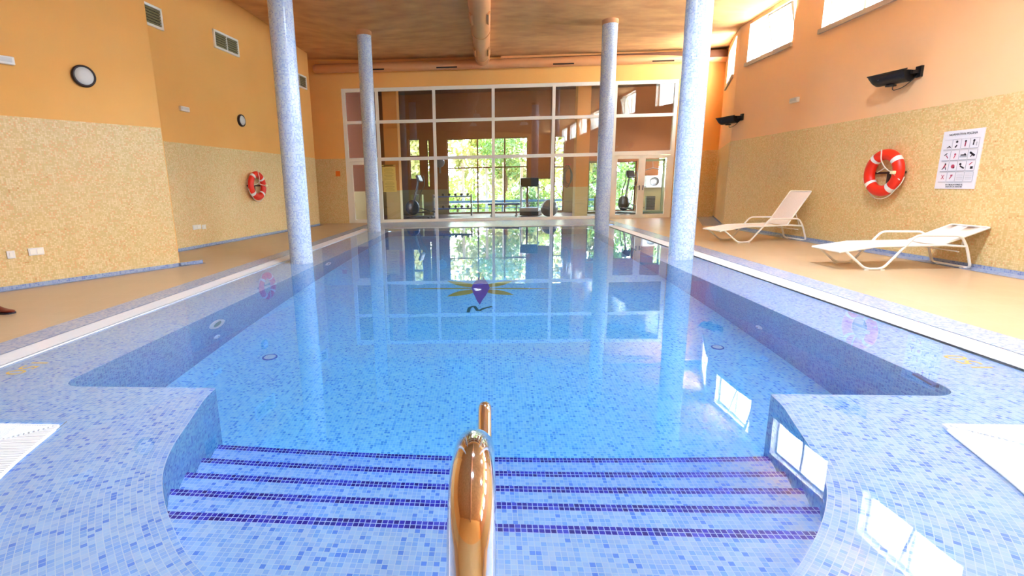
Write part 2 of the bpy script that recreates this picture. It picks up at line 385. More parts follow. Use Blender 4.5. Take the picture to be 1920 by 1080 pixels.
# ---- submerged ledge
def build_ledge():
    mb = MB(); z = Z_LEDGE
    def rect(x0, x1, y0, y1): mb.face([(x0, y0, z), (x1, y0, z), (x1, y1, z), (x0, y1, z)], uv=[(x0, y0), (x1, y0), (x1, y1), (x0, y1)])
    rect(XLi - .3, LIPL, LIPF + rc, FAR + .3); rect(LIPR, XRi + .3, LIPF + rc, FAR + .3); rect(LIPL, LIPR, LIPB, FAR + .4)
    W_ = 1.02
    ring = [outw(bay, d) for d in [0, .02, .2, .4, .6, .8, W_]]
    acc = [0]
    for a, b in zip(bay, bay[1:]): acc.append(acc[-1] + (b - a).length)
    mid = outw(bay, .35); accm = [0]
    for a, b in zip(mid, mid[1:]): accm.append(accm[-1] + (b - a).length)
    ds = [0, .02, .2, .4, .6, .8, W_]
    for k in range(len(ds) - 1):
        for i in range(len(bay) - 1):
            q = [ring[k][i], ring[k][i + 1], ring[k + 1][i + 1], ring[k + 1][i]]
            mb.face([(p.x, p.y, z) for p in q], uv=[(accm[i], ds[k]), (accm[i + 1], ds[k]), (accm[i + 1], ds[k + 1]), (accm[i], ds[k + 1])])
    # straight-laid part beside the front wall of the basin, left and right of the curved rings
    oL = ring[-1][0]; oR = ring[-1][-1]
    yb = 2.0
    def below_corner(x0, x1): mb.face([(x0, LIPF, z - .001), (x0, yb, z - .001), (x1, yb, z - .001), (x1, LIPF, z - .001)], uv=[(x0, LIPF), (x0, yb), (x1, yb), (x1, LIPF)])
    # strip between the throat and the side (on top of the ring where they meet along the mitre)
    zt = z + .0008
    def poly(P): mb.face([(x, y, zt) for x, y in P], uv=[(x, y) for x, y in P])
    tl = bay[0]; tr = bay[-1]
    poly([(XLi - .3, LIPF), (XLi - .3, 2.0), (-2.62, 2.0), (-2.40, 2.30), (tl.x, LIPF)][::1])
    poly([(XRi + .3, LIPF), (tr.x, LIPF), (2.30, 2.46), (2.62, 2.0), (XRi + .3, 2.0)][::1])
    rect(XLi - .3, LIPL, LIPF, LIPF + rc); rect(LIPR, XRi + .3, LIPF, LIPF + rc)
    # filler of the two rounded corners
    for (sx, X) in ((-1, LIPL), (1, LIPR)):
        c = [(X, LIPF)] + [(p.x, p.y) for p in arc(X - sx * rc, LIPF + rc, rc, math.pi * 1.5, math.pi * (1 if sx < 0 else 2))]
        mb.face([(x, y, z) for x, y in c], uv=[(x, y) for x, y in c])
    return struct(mb.build('pool_ledge', [M['ledge']]))
build_ledge()
# ---- stairs
def build_steps():
    mb = MB(); ys = [1.055, 1.75, 2.015, 2.27, 2.53, 2.80]; r = .17; e = .003
    for i in range(5):
        z = -r * (i + 1); y0, y1 = ys[i] - (.0 if i == 0 else 0), ys[i + 1]; yd = y1 - .047
        cuts = sorted({y0, yd, y1, *[y for y, _ in BAY if y0 < y < y1]})
        for a, b in zip(cuts, cuts[1:]):
            wa, wb = bay_w(a) + e, bay_w(b) + e; q = [(CX - wa, a), (CX + wa, a), (CX + wb, b), (CX - wb, b)]
            dk = (a + b) / 2 > yd
            mb.face([(x, y, z) for x, y in q], uv=[(x, y - yd) for x, y in q], mi=1 if dk else 0)
        w = bay_w(y1) + e; zb = z - r if i < 4 else ZF
        mb.face([(CX - w, y1, zb), (CX - w, y1, z), (CX + w, y1, z), (CX + w, y1, zb)], uv=[(-w, zb), (-w, z), (w, z), (w, zb)], mi=0)
    return struct(mb.build('pool_steps', [M['ledge'], M['nosing']]))
build_steps()
# ---- water body
GRI = .68                                 # grate inner edge offset from the bay edge
gin = outw(bay, GRI)
def build_water():
    mb = MB(); g = [p for p in gin if p.y < 2.38]
    lo = [(XLi, 2.38), *[(p.x, p.y) for p in g if True], (XRi, 2.38), (XRi, FAR), (XLi, FAR)]
    P = [Vector((x, y, 0)) for x, y in lo]
    n = len(P)
    mb.face([(p.x, p.y, 0) for p in P]); mb.face([(p.x, p.y, -1.6) for p in P][::-1])
    for i in range(n):
        j = (i + 1) % n; a, b = P[i], P[j]
        mb.face([(a.x, a.y, -1.6), (b.x, b.y, -1.6), (b.x, b.y, 0), (a.x, a.y, 0)])
    o = mb.build('pool_water', M['water'], weld=True)
    return tag(o, 'still clear blue water filling the whole pool', 'water', kind='stuff')
build_water()
# pool floor figure
def emblem():
    t = empty('floor_mosaic_figure', (-.15, 7.3, ZF), label='purple and yellow winged mosaic figure on the pool floor', cat='mosaic')
    z = .004
    dia = [(.0, 1.0), (-.03, .8), (-.075, .55), (-.115, .3), (-.13, .05), (-.10, -.2), (-.06, -.45), (-.03, -.65), (.015, -.85), (.05, -.6), (.09, -.4), (.12, -.2), (.15, .05), (.13, .3), (.085, .55), (.045, .8)]
    m1 = mat('figure_purple', srgb(92, 70, 150), .3); m2 = mat('figure_yellow', srgb(208, 168, 70), .3); m3 = mat('figure_green', srgb(8, 96, 84), .3)
    b = MB(); b.prism(dia, 0, z, 0)
    b.prism([(-.06, 1.18), (.06, 1.18), (.035, 1.06), (.02, .98), (-.02, .98), (-.035, 1.06)], 0, z)
    b.build('body', m1, t)
    def wing(x0, y0, x1, y1, w):
        P = []; n = 8
        d = Vector((x1 - x0, y1 - y0)); nn = Vector((-d.y, d.x)).normalized()
        for k in range(n + 1): s = k / n; P.append(Vector((x0, y0)) + d * s + nn * w * math.sin(math.pi * min(1, .18 + s * .82)))
        for k in range(n, -1, -1): s = k / n; P.append(Vector((x0, y0)) + d * s - nn * w * math.sin(math.pi * min(1, .18 + s * .82)))
        mb = MB(); mb.prism([tuple(p) for p in P], 0, z * .8); mb.build('wing', m2, t)
    wing(-.08, .12, -.55, .52, .10); wing(.10, .12, .52, .50, .10); wing(-.08, -.1, -.47, -.44, .11); wing(.10, -.1, .50, -.37, .11)
    wing(-.1, .02, -1.1, .02, .035); wing(.12, .02, 1.1, -.02, .035)
    s = MB(); pts = smooth_path([(-.13, -1.18, 0), (-.12, -.98, 0), (-.06, -.9, 0), (0, -1.14, 0), (.06, -1.02, 0), (.18, -.93, 0)], .1)
    P = [(p.x, p.y) for p in pts]
    for a, b_ in zip(P, P[1:]):
        d = Vector((b_[0] - a[0], b_[1] - a[1]));
        if d.length < 1e-5: continue
        nn = Vector((-d.y, d.x)).normalized() * .022
        s.prism([(a[0] - nn.x, a[1] - nn.y), (b_[0] - nn.x, b_[1] - nn.y), (b_[0] + nn.x, b_[1] + nn.y), (a[0] + nn.x, a[1] + nn.y)], 0, z)
    s.build('squiggle', m3, t)
emblem()

# ---- deck, bands
def flat(name, polys, mat_, z=.012, uv=True, th=.2):
    mb = MB()
    for P in polys:
        mb.face([(x, y, z) for x, y in P], uv=[(x, y) for x, y in P])
        n = len(P)
        for i in range(n):
            a, b = P[i], P[(i + 1) % n]; mb.face([(a[0], a[1], z - th), (b[0], b[1], z - th), (b[0], b[1], z), (a[0], a[1], z)], uv=[(0, 0), (1, 0), (1, th), (0, th)])
    return struct(mb.build(name, M[mat_] if isinstance(mat_, str) else mat_))
BL, BR = -4.17, 4.037
zd = .012
fl = flat('floor', [[(BR, -6), (7.6, -6), (7.9, 17.8), (BR, 17.6)], [(-13.5, -6), (BL, -6), (BL, 17.4), (-7.2, 17.4), (-13.5, 9)],
                    [(BL, 15.15), (BR, 15.15), (BR, 17.6), (BL, 17.4)]], 'deck', zd)
bd = flat('trim_1', [[(BL, 2.2), (XLo, 2.2), (XLo, FAR + .17), (BL, FAR + .4)], [(XRo, 2.2), (BR, 2.2), (BR, FAR + .6), (XRo, FAR + .33)],
                     [(BL, FAR + .1), (BR, FAR + .33), (BR, 17.6), (BL, 17.26)]], 'deckband', zd + .002)
# mosaic front deck outside the grate (behind and beside the photographer)
gout = outw(bay, GRI + .22)
def front_deck():
    mb = MB(); z = zd
    g = [p for p in gout if p.y < 2.29]
    iL, iR = 0, len(g) - 1
    mi = min(range(len(g)), key=lambda k: g[k].y)
    P = [(BL, -6), (g[mi].x, -6)] + [(p.x, p.y) for p in g[mi::-1]] + [(g[0].x, 2.29), (XLo, 2.29), (BL, 2.29)]
    Q = [(g[mi].x, -6), (BR, -6), (BR, 2.29), (XRo, 2.29), (g[-1].x, 2.29)] + [(p.x, p.y) for p in g[:mi - 1:-1]]
    for R in (P, Q): mb.face([(x, y, z) for x, y in R], uv=[(x, y) for x, y in R])
    return struct(mb.build('trim_2', M['ledge']))
front_deck()

# ---- overflow grates made of slats
def slats(name, cells, label):
    mb = MB()
    for (x0, y0, x1, y1) in cells: mb.box(((x0 + x1) / 2, (y0 + y1) / 2, .002), (abs(x1 - x0), abs(y1 - y0), .02))
    t = mb.build(name, M['strip']); tag(t, label, 'grate'); return t
ST = .0145; SW = .0105
def side_cells(x0, x1, y0, y1):
    out = []; y = y0
    while y < y1: out.append((x0, y, x1, y + SW * 1.15)); y += ST
    out += [(x0, y0, x0 + .012, y1), (x1 - .012, y0, x1, y1)]
    return out
slats('overflow_grate', side_cells(XLo, XLi, 2.47, FAR), 'long white slatted overflow grate along the left edge of the pool')
slats('overflow_grate', side_cells(XRi, XRo, 2.47, FAR), 'long white slatted overflow grate along the right edge of the pool')
def far_cells():
    out = []; x = XLi
    while x < XRi: out.append((x, FAR, x + SW, FAR + .22)); x += ST
    return out + [(XLi, FAR, XRi, FAR + .012), (XLi, FAR + .2, XRi, FAR + .22)]
fg = slats('overflow_grate', far_cells(), 'thin white overflow grate across the far end before the glass wall')
def front_grate(side):
    cells = []; g1 = [p for p in gin if (p.x - CX) * side > 0]; g2 = [p for p in gout if (p.x - CX) * side > 0]
    def xat(G, y):
        best = None
        for a, b in zip(G, G[1:]):
            if min(a.y, b.y) <= y <= max(a.y, b.y) and a.y != b.y:
                x = a.x + (b.x - a.x) * (y - a.y) / (b.y - a.y)
                if best is None or abs(x - CX) > abs(best - CX): best = x
        return best
    yt = 2.30 if side < 0 else 2.465
    y = yt - .004; xo = XLi - .26 if side < 0 else XRi + .27
    bar = .175; ymin = .75
    while y > ymin:
        xi = xat(g1, y)
        if xi is None: break
        x2 = xat(g2, y)
        if y > yt - bar:      # mitre with the straight bar
            k = (yt - y) / bar; xe = (x2 if x2 is not None else xi + side * .25); xe = xi + (xi * 0 + (xat(g2, yt - bar) or xe) - xi) * max(.12, k)
            cells.append((xi, y - SW, xe, y))
        elif x2 is not None: cells.append((xi, y - SW, x2, y))
        y -= ST
    xc = xat(g2, yt - bar); x = xat(g1, yt) + side * .03
    k0 = xat(g1, yt)
    while (x - xo) * side < 0:
        k = min(1, max(0, (x - k0) / (xc - k0)))
        cells.append((x, yt - bar * k, x + side * SW, yt)); x += side * ST
    mb = MB()
    for (x0, y0, x1, y1) in cells: mb.box(((x0 + x1) / 2, (y0 + y1) / 2, .003), (abs(x1 - x0), abs(y1 - y0), .02))
    # support plate below the slats
    gg = [(a, b) for a, b in zip(g1, g2) if a.y < yt]
    for (a, b), (c, d) in zip(gg, gg[1:]):
        if max(b.y, d.y) < yt + .02: mb.face([(p.x, p.y, -.009) for p in (a, c, d, b)])
    mb.box(((k0 + xo) / 2, yt - bar / 2, -.012), (abs(xo - k0) - .02, bar, .006))
    # edge profiles following the curve
    G = [p for p in g1 if ymin < p.y < yt]
    for a, b in zip(G, G[1:]):
        mb.tube([(a.x, a.y, .004), (b.x, b.y, .004)], .009, 6)
    G = [p for p in g2 if ymin < p.y < yt - bar]
    for a, b in zip(G, G[1:]):
        mb.tube([(a.x, a.y, .004), (b.x, b.y, .004)], .009, 6)
    mb.box(((k0 + xo) / 2, yt - .006, .004), (abs(xo - k0), .012, .02)); mb.box(((xc + xo) / 2, yt - bar, .004), (abs(xo - xc), .012, .02))
    return tag(mb.build('overflow_grate', M['strip']), 'white slatted grate curving round the front %s corner of the steps' % ('left' if side < 0 else 'right'), 'grate')
front_grate(-1); front_grate(1)
# dark gutter channel below the grates
gut = MB()
for (x0, x1, y0, y1) in ((XLo, XLi, 2.2, FAR), (XRi, XRo, 2.2, FAR), (XLi, XRi, FAR, FAR + .22)):
    gut.face([(x0, y0, -.05), (x1, y0, -.05), (x1, y1, -.05), (x0, y1, -.05)])
struct(gut.build('gutter_channel', M['strip']))

# ---- depth numbers (text helper)
def text_mesh(txt, size, F, name, mat_, parent=None, th=.002, align='CENTER'):
    cu = bpy.data.curves.new(name, 'FONT'); cu.body = txt; cu.size = size; cu.extrude = th; cu.align_x = align; cu.align_y = 'CENTER'
    o = bpy.data.objects.new('tmp', cu); COL.objects.link(o)
    dg = bpy.context.evaluated_depsgraph_get(); me = bpy.data.meshes.new_from_object(o.evaluated_get(dg))
    bpy.data.objects.remove(o); me.name = name; me.materials.clear(); me.materials.append(mat_)
    ob = bpy.data.objects.new(name, me); COL.objects.link(ob); ob.matrix_world = F
    if parent is not None: ob.parent = parent
    return ob
def frame(o, x, y): # matrix with axes x (text right), y (text up)
    x = Vector(x).normalized(); y = Vector(y).normalized(); z = x.cross(y)
    m = Matrix((x, y, z)).transposed().to_4x4(); return Matrix.Translation(o) @ m
tag(text_mesh('150', .19, frame((-3.42, 3.18, Z_LEDGE + .002), (0, -1, 0), (1, 0, 0)), 'depth_number', M['yellow']), 'yellow depth number on the ledge by the left grate', 'depth number')
tag(text_mesh('150', .19, frame((3.27, 3.41, Z_LEDGE + .002), (0, 1, 0), (-1, 0, 0)), 'depth_number', M['yellow']), 'yellow depth number on the ledge by the right grate', 'depth number')

# ================================================================== walls
RY = -6.0
L1a, L1b = (-9.88, 0), (-5.233, 7.822); L2a, L2b = (-6.70, 8.45), (-5.836, 16.574)
RA, RB, RC = (6.88, RY), (6.405, 14.0), (7.75, 17.75)
ZT = 6.3
wall('wall_left_rear', (-9.88, RY), L1a, 0, ZT)
wall('wall_left_front', L1a, L1b, 0, ZT)
wall('wall_left_return', L1b, L2a, 0, ZT, thick=.01)
wall('wall_left_back', L2a, L2b, 0, ZT)
wall('wall_left_corner', L2b, (-6.5, 16.75), 0, ZT, thick=.01)
wall('wall_left_niche', (-6.5, 16.75), (-6.5, 17.6), 0, ZT)
# right wall with clerestory openings (u measured from the corner RB back towards the camera)
WZ0, WZ1 = 4.07, 4.98
wins = [(11.77, 13.56), (9.07, 10.86), (6.38, 8.17), (3.68, 5.47), (.98, 2.77), (-1.72, .07), (-4.42, -2.63)]
def u_of(y): return (14.0 - y) / (14.0 - RY) * bxy(RB, RA)[2]
wall('wall_right_front', RB, RA, 0, ZT, [(u_of(b), u_of(a), WZ0, WZ1) for a, b in wins], reveal='white', mats=('cream', 'plaster_right'), thick=.32)
wall('wall_right_back', RC, RB, 0, ZT, [(.9, 3.05, WZ0, WZ1 + .1)], reveal='white', thick=.32, mats=('cream', 'plaster_right'))
# back wall, opening for the glass partition
BA, BB = (-6.6, 17.447 - 6.6 * .0393), (7.9, 17.447 + 7.9 * .0393)
bd_, bn_, bL_ = bxy(BA, BB)
ub = lambda x: (x - BA[0]) / (BB[0] - BA[0]) * bL_
wall('wall_back', BA, BB, 0, ZT, [(ub(-5.0), ub(6.30), -.01, 4.54)], thick=.3)
# rear wall behind the photographer, with its glazing
wall('wall_rear', (7.2, RY), (-10.2, RY), 0, ZT, thick=.3)
dR, nR, _ = bxy(RB, RA)
for k, (a, b) in enumerate(wins):
    y = (a + b) / 2; x = 6.405 + (14.0 - y) * .02375
    portal('portal_clerestory', x + .28, y, (WZ0 + WZ1) / 2, b - a, WZ1 - WZ0, (-1, 0, 0))

# ceiling surface
XS = [-13.5, -6.1, -3.3, 0, 3.06, 6.4, 8.5]
YS = [-6.3, 8, 12, 14, 15.8, 18]
CZ = [[5.85, 5.85, 5.65, 5.5, 5.38, 5.12, 5.05], [5.85, 5.83, 5.62, 5.48, 5.36, 5.11, 5.05], [5.82, 5.79, 5.52, 5.44, 5.3, 5.09, 5.03],
      [5.75, 5.72, 5.31, 5.4, 5.22, 5.05, 5.0], [5.6, 5.56, 5.42, 5.4, 5.36, 5.28, 5.25], [5.5, 5.45, 5.4, 5.38, 5.42, 5.46, 5.46]]
def czz(x, y):
    i = max(k for k in range(len(XS) - 1) if XS[k] <= max(XS[0], min(x, XS[-1] - .01))); j = max(k for k in range(len(YS) - 1) if YS[k] <= max(YS[0], min(y, YS[-1] - .01)))
    s = (x - XS[i]) / (XS[i + 1] - XS[i]); t = (y - YS[j]) / (YS[j + 1] - YS[j]); s = s * s * (3 - 2 * s)
    return (CZ[j][i] * (1 - s) + CZ[j][i + 1] * s) * (1 - t) + (CZ[j + 1][i] * (1 - s) + CZ[j + 1][i + 1] * s) * t
mb = MB(); nx, ny = 60, 48
SKY = (-2.0, -2.0, -4.5, -4.5)
ysamp = sorted({-6.3 + 24.3 * k / ny for k in range(ny + 1)} | {SKY[2], SKY[3]})
def xr(y): return 6.52 + max(0, (14.0 - y)) * .02375 if y < 14 else 6.52 + (y - 14) * .38
for ya, yb in zip(ysamp, ysamp[1:]):
    xs = sorted({-13.0 + (k / nx) * 19.4 for k in range(nx + 1)} | {SKY[0], SKY[1]})
    for xa, xb in list(zip(xs, xs[1:])) + [(xs[-1], None)]:
        xb0, xb1 = (xb, xb) if xb is not None else (xr(ya), xr(yb))
        if SKY[0] - 1e-6 < xa and xb is not None and xb < SKY[1] + 1e-6 and SKY[2] - 1e-6 < ya and yb < SKY[3] + 1e-6: continue
        mb.face([(xa, ya, czz(xa, ya)), (xb0, ya, czz(xb0, ya)), (xb1, yb, czz(xb1, yb)), (xa, yb, czz(xa, yb))])
        mb.face([(xa, ya, 6.35), (xb0, ya, 6.35), (xb1, yb, 6.35), (xa, yb, 6.35)])
struct(mb.build('ceiling', M['ceil']))

# ---- clerestory windows
def clerestory(n, P0, d, nrm, w, open_=False, h=WZ1 - WZ0, z0=WZ0):
    """P0: outer-lower corner on the wall face, d along the wall, nrm outwards"""
    t = empty('window_%d' % n, (P0.x, P0.y, z0)); struct(t); t.rotation_euler.z = math.atan2(d.y, d.x)
    fr = MB(); b = .045; yo = .16
    sgn = 1 if (Vector((-d.y, d.x, 0)).dot(nrm) > 0) else -1
    for (x, z, sx, sz) in ((w / 2, b / 2, w, b), (w / 2, h - b / 2, w, b), (b / 2, h / 2, b, h), (w - b / 2, h / 2, b, h), (w / 2, h / 2, b * 1.3, h)):
        fr.box((x, sgn * yo, z), (sx, .06, sz))
    fr.build('window_frame', M['alu'], t)
    sl = MB(); sl.box((w / 2, sgn * .05, -.02), (w + .06, .2, .085)); sl.build('window_sill', mat('sill_stone', srgb(190, 176, 158), .6), t)
    g = MB(); g.box((w / 4, sgn * yo, h / 2), (w / 2 - b, .006, h - 2 * b)); g.build('window_pane', M['glass'], t)
    if open_:
        # sash hinged at the bottom, tilted into the room
        R = Matrix.Rotation(math.radians(14 * sgn), 3, 'X'); s = MB(); ww = w / 2 - .06; hh = h - .1
        e = empty('window_sash', (w * .75, sgn * .12, .06)); e.parent = t
        for (x, z, sx, sz) in ((0, .02, ww, .04), (0, hh - .02, ww, .04), (-ww / 2, hh / 2, .04, hh), (ww / 2, hh / 2, .04, hh)):
            s.box(R @ Vector((x, 0, z)), (sx, .035, sz), R=R)
        s.build('sash_frame', M['alu'], e); g2 = MB(); g2.box(R @ Vector((0, 0, hh / 2)), (ww - .04, .006, hh - .06), R=R); g2.build('sash_pane', M['glass'], e)
    else:
        g = MB(); g.box((w * 3 / 4, sgn * yo, h / 2), (w / 2 - b, .006, h - 2 * b)); g.build('window_pane', M['glass'], t)
    return t
for k, (a, b) in enumerate(wins):
    x = 6.405 + (14.0 - b) * .02375
    clerestory(k + 2, Vector((x, b, 0)), dR, Vector((1, 0, 0)), b - a, open_=(k in (0, 2, 3)))
dO, _, lO = bxy(RC, RB)
clerestory(9, Vector((RC[0], RC[1], 0)) + dO * .9, dO, Vector((1, -.4, 0)), 2.15, False, h=WZ1 + .1 - WZ0)

# ---- glass partition
DIR = Vector((1, .0393, 0)).normalized(); NB = Vector((-DIR.y, DIR.x, 0))
gt = empty('window_1', (0, 17.447, 0)); gt.rotation_euler.z = math.atan2(DIR.y, DIR.x); struct(gt)
mu = [-5.0, -3.81, -1.86, .15, 2.19, 4.24, 6.30]; T1, T2, TT = 2.2, 3.44, 4.54
fr = MB(); yo = .07
for i, u in enumerate(mu):
    w = .10 if 0 < i < 6 else .12; uc = u + (.06 if i == 0 else -.06 if i == 6 else 0)
    fr.box((uc, yo, TT / 2), (w, .1, TT))
fr.build('window_frame', M['alu'], gt)
rl = MB()
for z, hgt in ((T2, .10), (TT - .05, .12)): rl.box(((mu[0] + mu[-1]) / 2, yo, z), (mu[-1] - mu[0], .09, hgt))
rl.box(((mu[1] + mu[5]) / 2, yo, T1), (mu[5] - mu[1], .09, .11)); rl.box(((mu[1] + mu[5]) / 2, yo, .05), (mu[5] - mu[1], .09, .12))
rl.box(((mu[0] + mu[1]) / 2, yo, T1), (mu[1] - mu[0], .09, .12)); rl.box(((mu[5] + mu[6]) / 2, yo, T1 + .01), (mu[6] - mu[5], .09, .14))
rl.build('window_rail', M['alu'], gt)
for i in range(6):
    a, b = mu[i] + .05, mu[i + 1] - .05
    for (z0, z1) in ((.1, T1 - .05), (T1 + .05, T2 - .05), (T2 + .05, TT - .1)):
        if z0 < 1 and i in (0, 5): continue
        g = MB(); g.box(((a + b) / 2, yo, (z0 + z1) / 2), (b - a, .008, z1 - z0)); g.build('window_pane', M['glass'], gt)
def gdoor(n, a, b, hside):
    t = empty('door_%d' % n, (0, 17.447, 0)); t.rotation_euler.z = gt.rotation_euler.z; struct(t); f = MB(); b_ = .11; zt = T1 - .07
    for (x, z, sx, sz) in (((a + b) / 2, .07, b - a, .13), ((a + b) / 2, zt - .05, b - a, .1), (a + b_ / 2, zt / 2, b_, zt), (b - b_ / 2, zt / 2, b_, zt)):
        f.box((x, yo - .02, z), (sx, .06, sz))
    f.build('door_frame', M['alu'], t); g = MB(); g.box(((a + b) / 2, yo - .02, zt / 2), (b - a - 2 * b_ + .02, .008, zt - .2)); g.build('door_pane', M['glass'], t)
    h = MB(); hx = a + .06 if hside < 0 else b - .06; h.box((hx, yo - .07, 1.05), (.03, .03, .16)); h.tube([(hx, yo - .06, 1.08), (hx, yo - .12, 1.08), (hx - hside * .11, yo - .12, 1.08)], .009, 8); h.build('door_handle', M['grey'], t)
gdoor(1, mu[0] + .12, mu[1] - .05, 1); gdoor(2, mu[5] + .05, (mu[5] + mu[6]) / 2 - .03, 1); gdoor(3, (mu[5] + mu[6]) / 2 - .03, mu[6] - .12, -1)

# ---- baseboard mosaic bands at the foot of the walls
def base_band(name, A, B, w):
    d, nl, l = bxy(A, B); mb = MB(); A3 = Vector((*A, zd + .003)); B3 = Vector((*B, zd + .003)); q = [A3, B3, B3 - nl * w, A3 - nl * w]
    mb.face(q, uv=[(0, 0), (l, 0), (l, -w), (0, -w)]); up = [A3 - nl * .004, B3 - nl * .004, B3 - nl * .004 + Vector((0, 0, .05)), A3 - nl * .004 + Vector((0, 0, .05))]
    mb.face(up, uv=[(0, 0), (l, 0), (l, .05), (0, .05)]); struct(mb.build(name, M['deckband']))
base_band('baseboard_left_front', L1a, (L1b[0] + .2, L1b[1] + .34), .12)
base_band('baseboard_left_return', (L1b[0] + .05, L1b[1] - .05), (L2a[0], L2a[1]), .2)
base_band('baseboard_left_back', L2a, L2b, .14)
base_band('baseboard_right_front', RB, RA, .24)
base_band('baseboard_right_back', RC, RB, .5)

for lx, ly in FILL_LAMPS:  # shades and hangers for the added fill lamps
    zc = czz(lx, ly); t = empty('fill_lamp', (lx, ly, 5.1), label='round added fill lamp above the pool, %s %s one of the four' % ('left' if lx < 2 else 'right', 'near' if ly < 3 else 'far'), cat='lamp', group='added fill lamps over the pool'); a = MB()
    a.lathe([(.001, .16), (.2, .16), (.3, .0), (.285, .0), (.2, .14), (.001, .14)], n=28); a.build('lamp_shade', M['white'], t); a = MB(); a.tube([(0, 0, .15), (0, 0, zc - 5.1)], .02, 8); a.build('hanger', M['white'], t)
# ---- mosaic columns
def column(x, y, label):
    t = empty('column', (x, y, 0), label=label, cat='column', group=None); r = .19; zt = czz(x, y); n = 48; mb = MB()
    per = 2 * math.pi * r; zs = [Z_LEDGE, 1.5, 3, 4.2, zt - .1]
    rows = [[(r * math.cos(2 * math.pi * j / n), r * math.sin(2 * math.pi * j / n), z) for j in range(n)] for z in zs]
    mb.grid(rows, close_v=True, uvf=lambda a, b: (per * b / n, zs[min(a, 4)]))
    mb.build('shaft', M['column'], t)
    c = MB(); c.lathe([(r + .0, zt - .1), (r + .012, zt - .1), (r + .012, zt + .06)], n=40); c.build('collar', M['duct'], t)
column(-3.25, 8.175, 'near left round column clad in pale blue mosaic')
column(3.153, 8.262, 'near right round column clad in pale blue mosaic')
column(-3.32, 13.96, 'far left round mosaic column standing before the glass wall')
column(3.06, 13.65, 'far right round mosaic column standing before the glass wall')

# ---- ventilation ducts
def ducts():
    t = empty('ceiling_duct', (-.2, 14, 5.25), label='large round orange painted duct running along the middle of the ceiling', cat='duct')
    mb = MB(); P = []; R = []
    for k in range(13):
        y = -6 + 23.2 * k / 12; P.append((0, y - 14, .02)); R.append(.275 - .045 * max(0, (y - 8) / 9.2))
    mb.tube(P, R, 32); mb.build('duct_body', M['duct'], t)
    for y in (2, 5, 8, 11, 14, 16.5):
        c = MB(); r = .275 - .045 * max(0, (y - 8) / 9.2) + .012; c.tube([(0, y - 14, .02), (0, y - 13.92, .02)], r, 32); c.build('duct_collar', M['duct'], t)
    for y in (4, 8.5, 12.6, 15.6):
        for s in (-1, 1):
            c = MB(); r = .255; R_ = Matrix.Rotation(s * .55, 3, 'Y'); c.box(R_ @ Vector((s * r, 0, -.02)) + Vector((0, y - 14, .0)), (.05, .7, .09), R=R_); c.build('duct_outlet', M['duct'], t)
    t2 = empty('wall_duct', (0, 17.2, 5.13), label='thinner round orange duct running along the top of the back wall', cat='duct'); t2.rotation_euler.z = math.atan2(DIR.y, DIR.x)
    mb = MB(); mb.tube([(-5.8, 0, 0), (-5.72, 0, 0), (-3, 0, 0), (0, 0, 0), (3, 0, 0), (7.7, 0, 0)], [.10, .145, .145, .145, .145, .145], 28); mb.build('duct_body', M['duct'], t2)
    for x in (-.75, -.65, .5, .6): c = MB(); c.tube([(x, 0, 0), (x + .03, 0, 0)], .158, 28); c.build('duct_collar', M['duct'], t2)
    for (a, b) in ((-4.1, -3.43), (-1.71, -1.03), (2.08, 2.75), (5.25, 5.94)):
        c = MB(); c.box(((a + b) / 2, -.118, -.082), (b - a, .02, .07), R=Matrix.Rotation(-.6, 3, 'X')); c.build('duct_slot', M['dark'], t2)
    t3 = MB(); t3.box((-2.95, 0, 0), (5.3, .03, .1)); t3.box((3.9, 0, 0), (7, .03, .1))
    o = t3.build('trim_3', M['plaster2']); o.location = (0, 17.33, 5.335); o.rotation_euler.z = t2.rotation_euler.z; struct(o)
ducts()

# ================================================================== wall-mounted things
def on_wall(A, B, u, z, off=0):
    """matrix: x along wall A->B, y = into the room, z up"""
    d, nl, l = bxy(A, B); p = Vector((A[0], A[1], z)) + d * u - nl * off
    return Matrix.Translation(p) @ Matrix((d, -nl, Vector((0, 0, 1)))).transposed().to_4x4()
def place(o, Mx): o.matrix_world = Mx; return o
# frame for the left walls: x along wall (towards back), y into room. (x,y,z) is left handed -> use explicit axes
def wframe(A, B, u, z, off=0):
    d, nl, l = bxy(A, B); n = -nl; p = Vector((A[0], A[1], z)) + d * u + n * off
    x = -d                                   # right-handed: x, y=n(into room), z up :  x = y cross z
    x = n.cross(Vector((0, 0, 1)))
    return Matrix.Translation(p) @ Matrix((x, n, Vector((0, 0, 1)))).transposed().to_4x4()
def bulkhead(Mx, label):
    t = empty('wall_light', (0, 0, 0), label=label, cat='wall light', group='round wall lights'); t.matrix_world = Mx
    R = Matrix.Rotation(-math.pi / 2, 3, 'X')
    a = MB(); a.lathe([(0, 0), (.145, 0), (.15, .02), (.145, .05), (.12, .06), (.118, .045)], n=36, R=R); a.build('lamp_ring', M['lampring'], t)
    b = MB(); b.lathe([(.12, .045), (.1, .068), (.06, .085), (0.001, .09)], n=36, R=R); b.build('lamp_lens', M['frost'], t)
bulkhead(wframe(L1a, L1b, 9.098 - (9.098 - 8.18) if False else bxy(L1a, (-5.73, 6.985))[2], 2.87), 'larger round wall light with dark ring on the near left wall')
bulkhead(wframe(L2a, L2b, bxy(L2a, (-6.264, 12.54))[2], 2.97), 'smaller looking round wall light above the left lifebuoy')
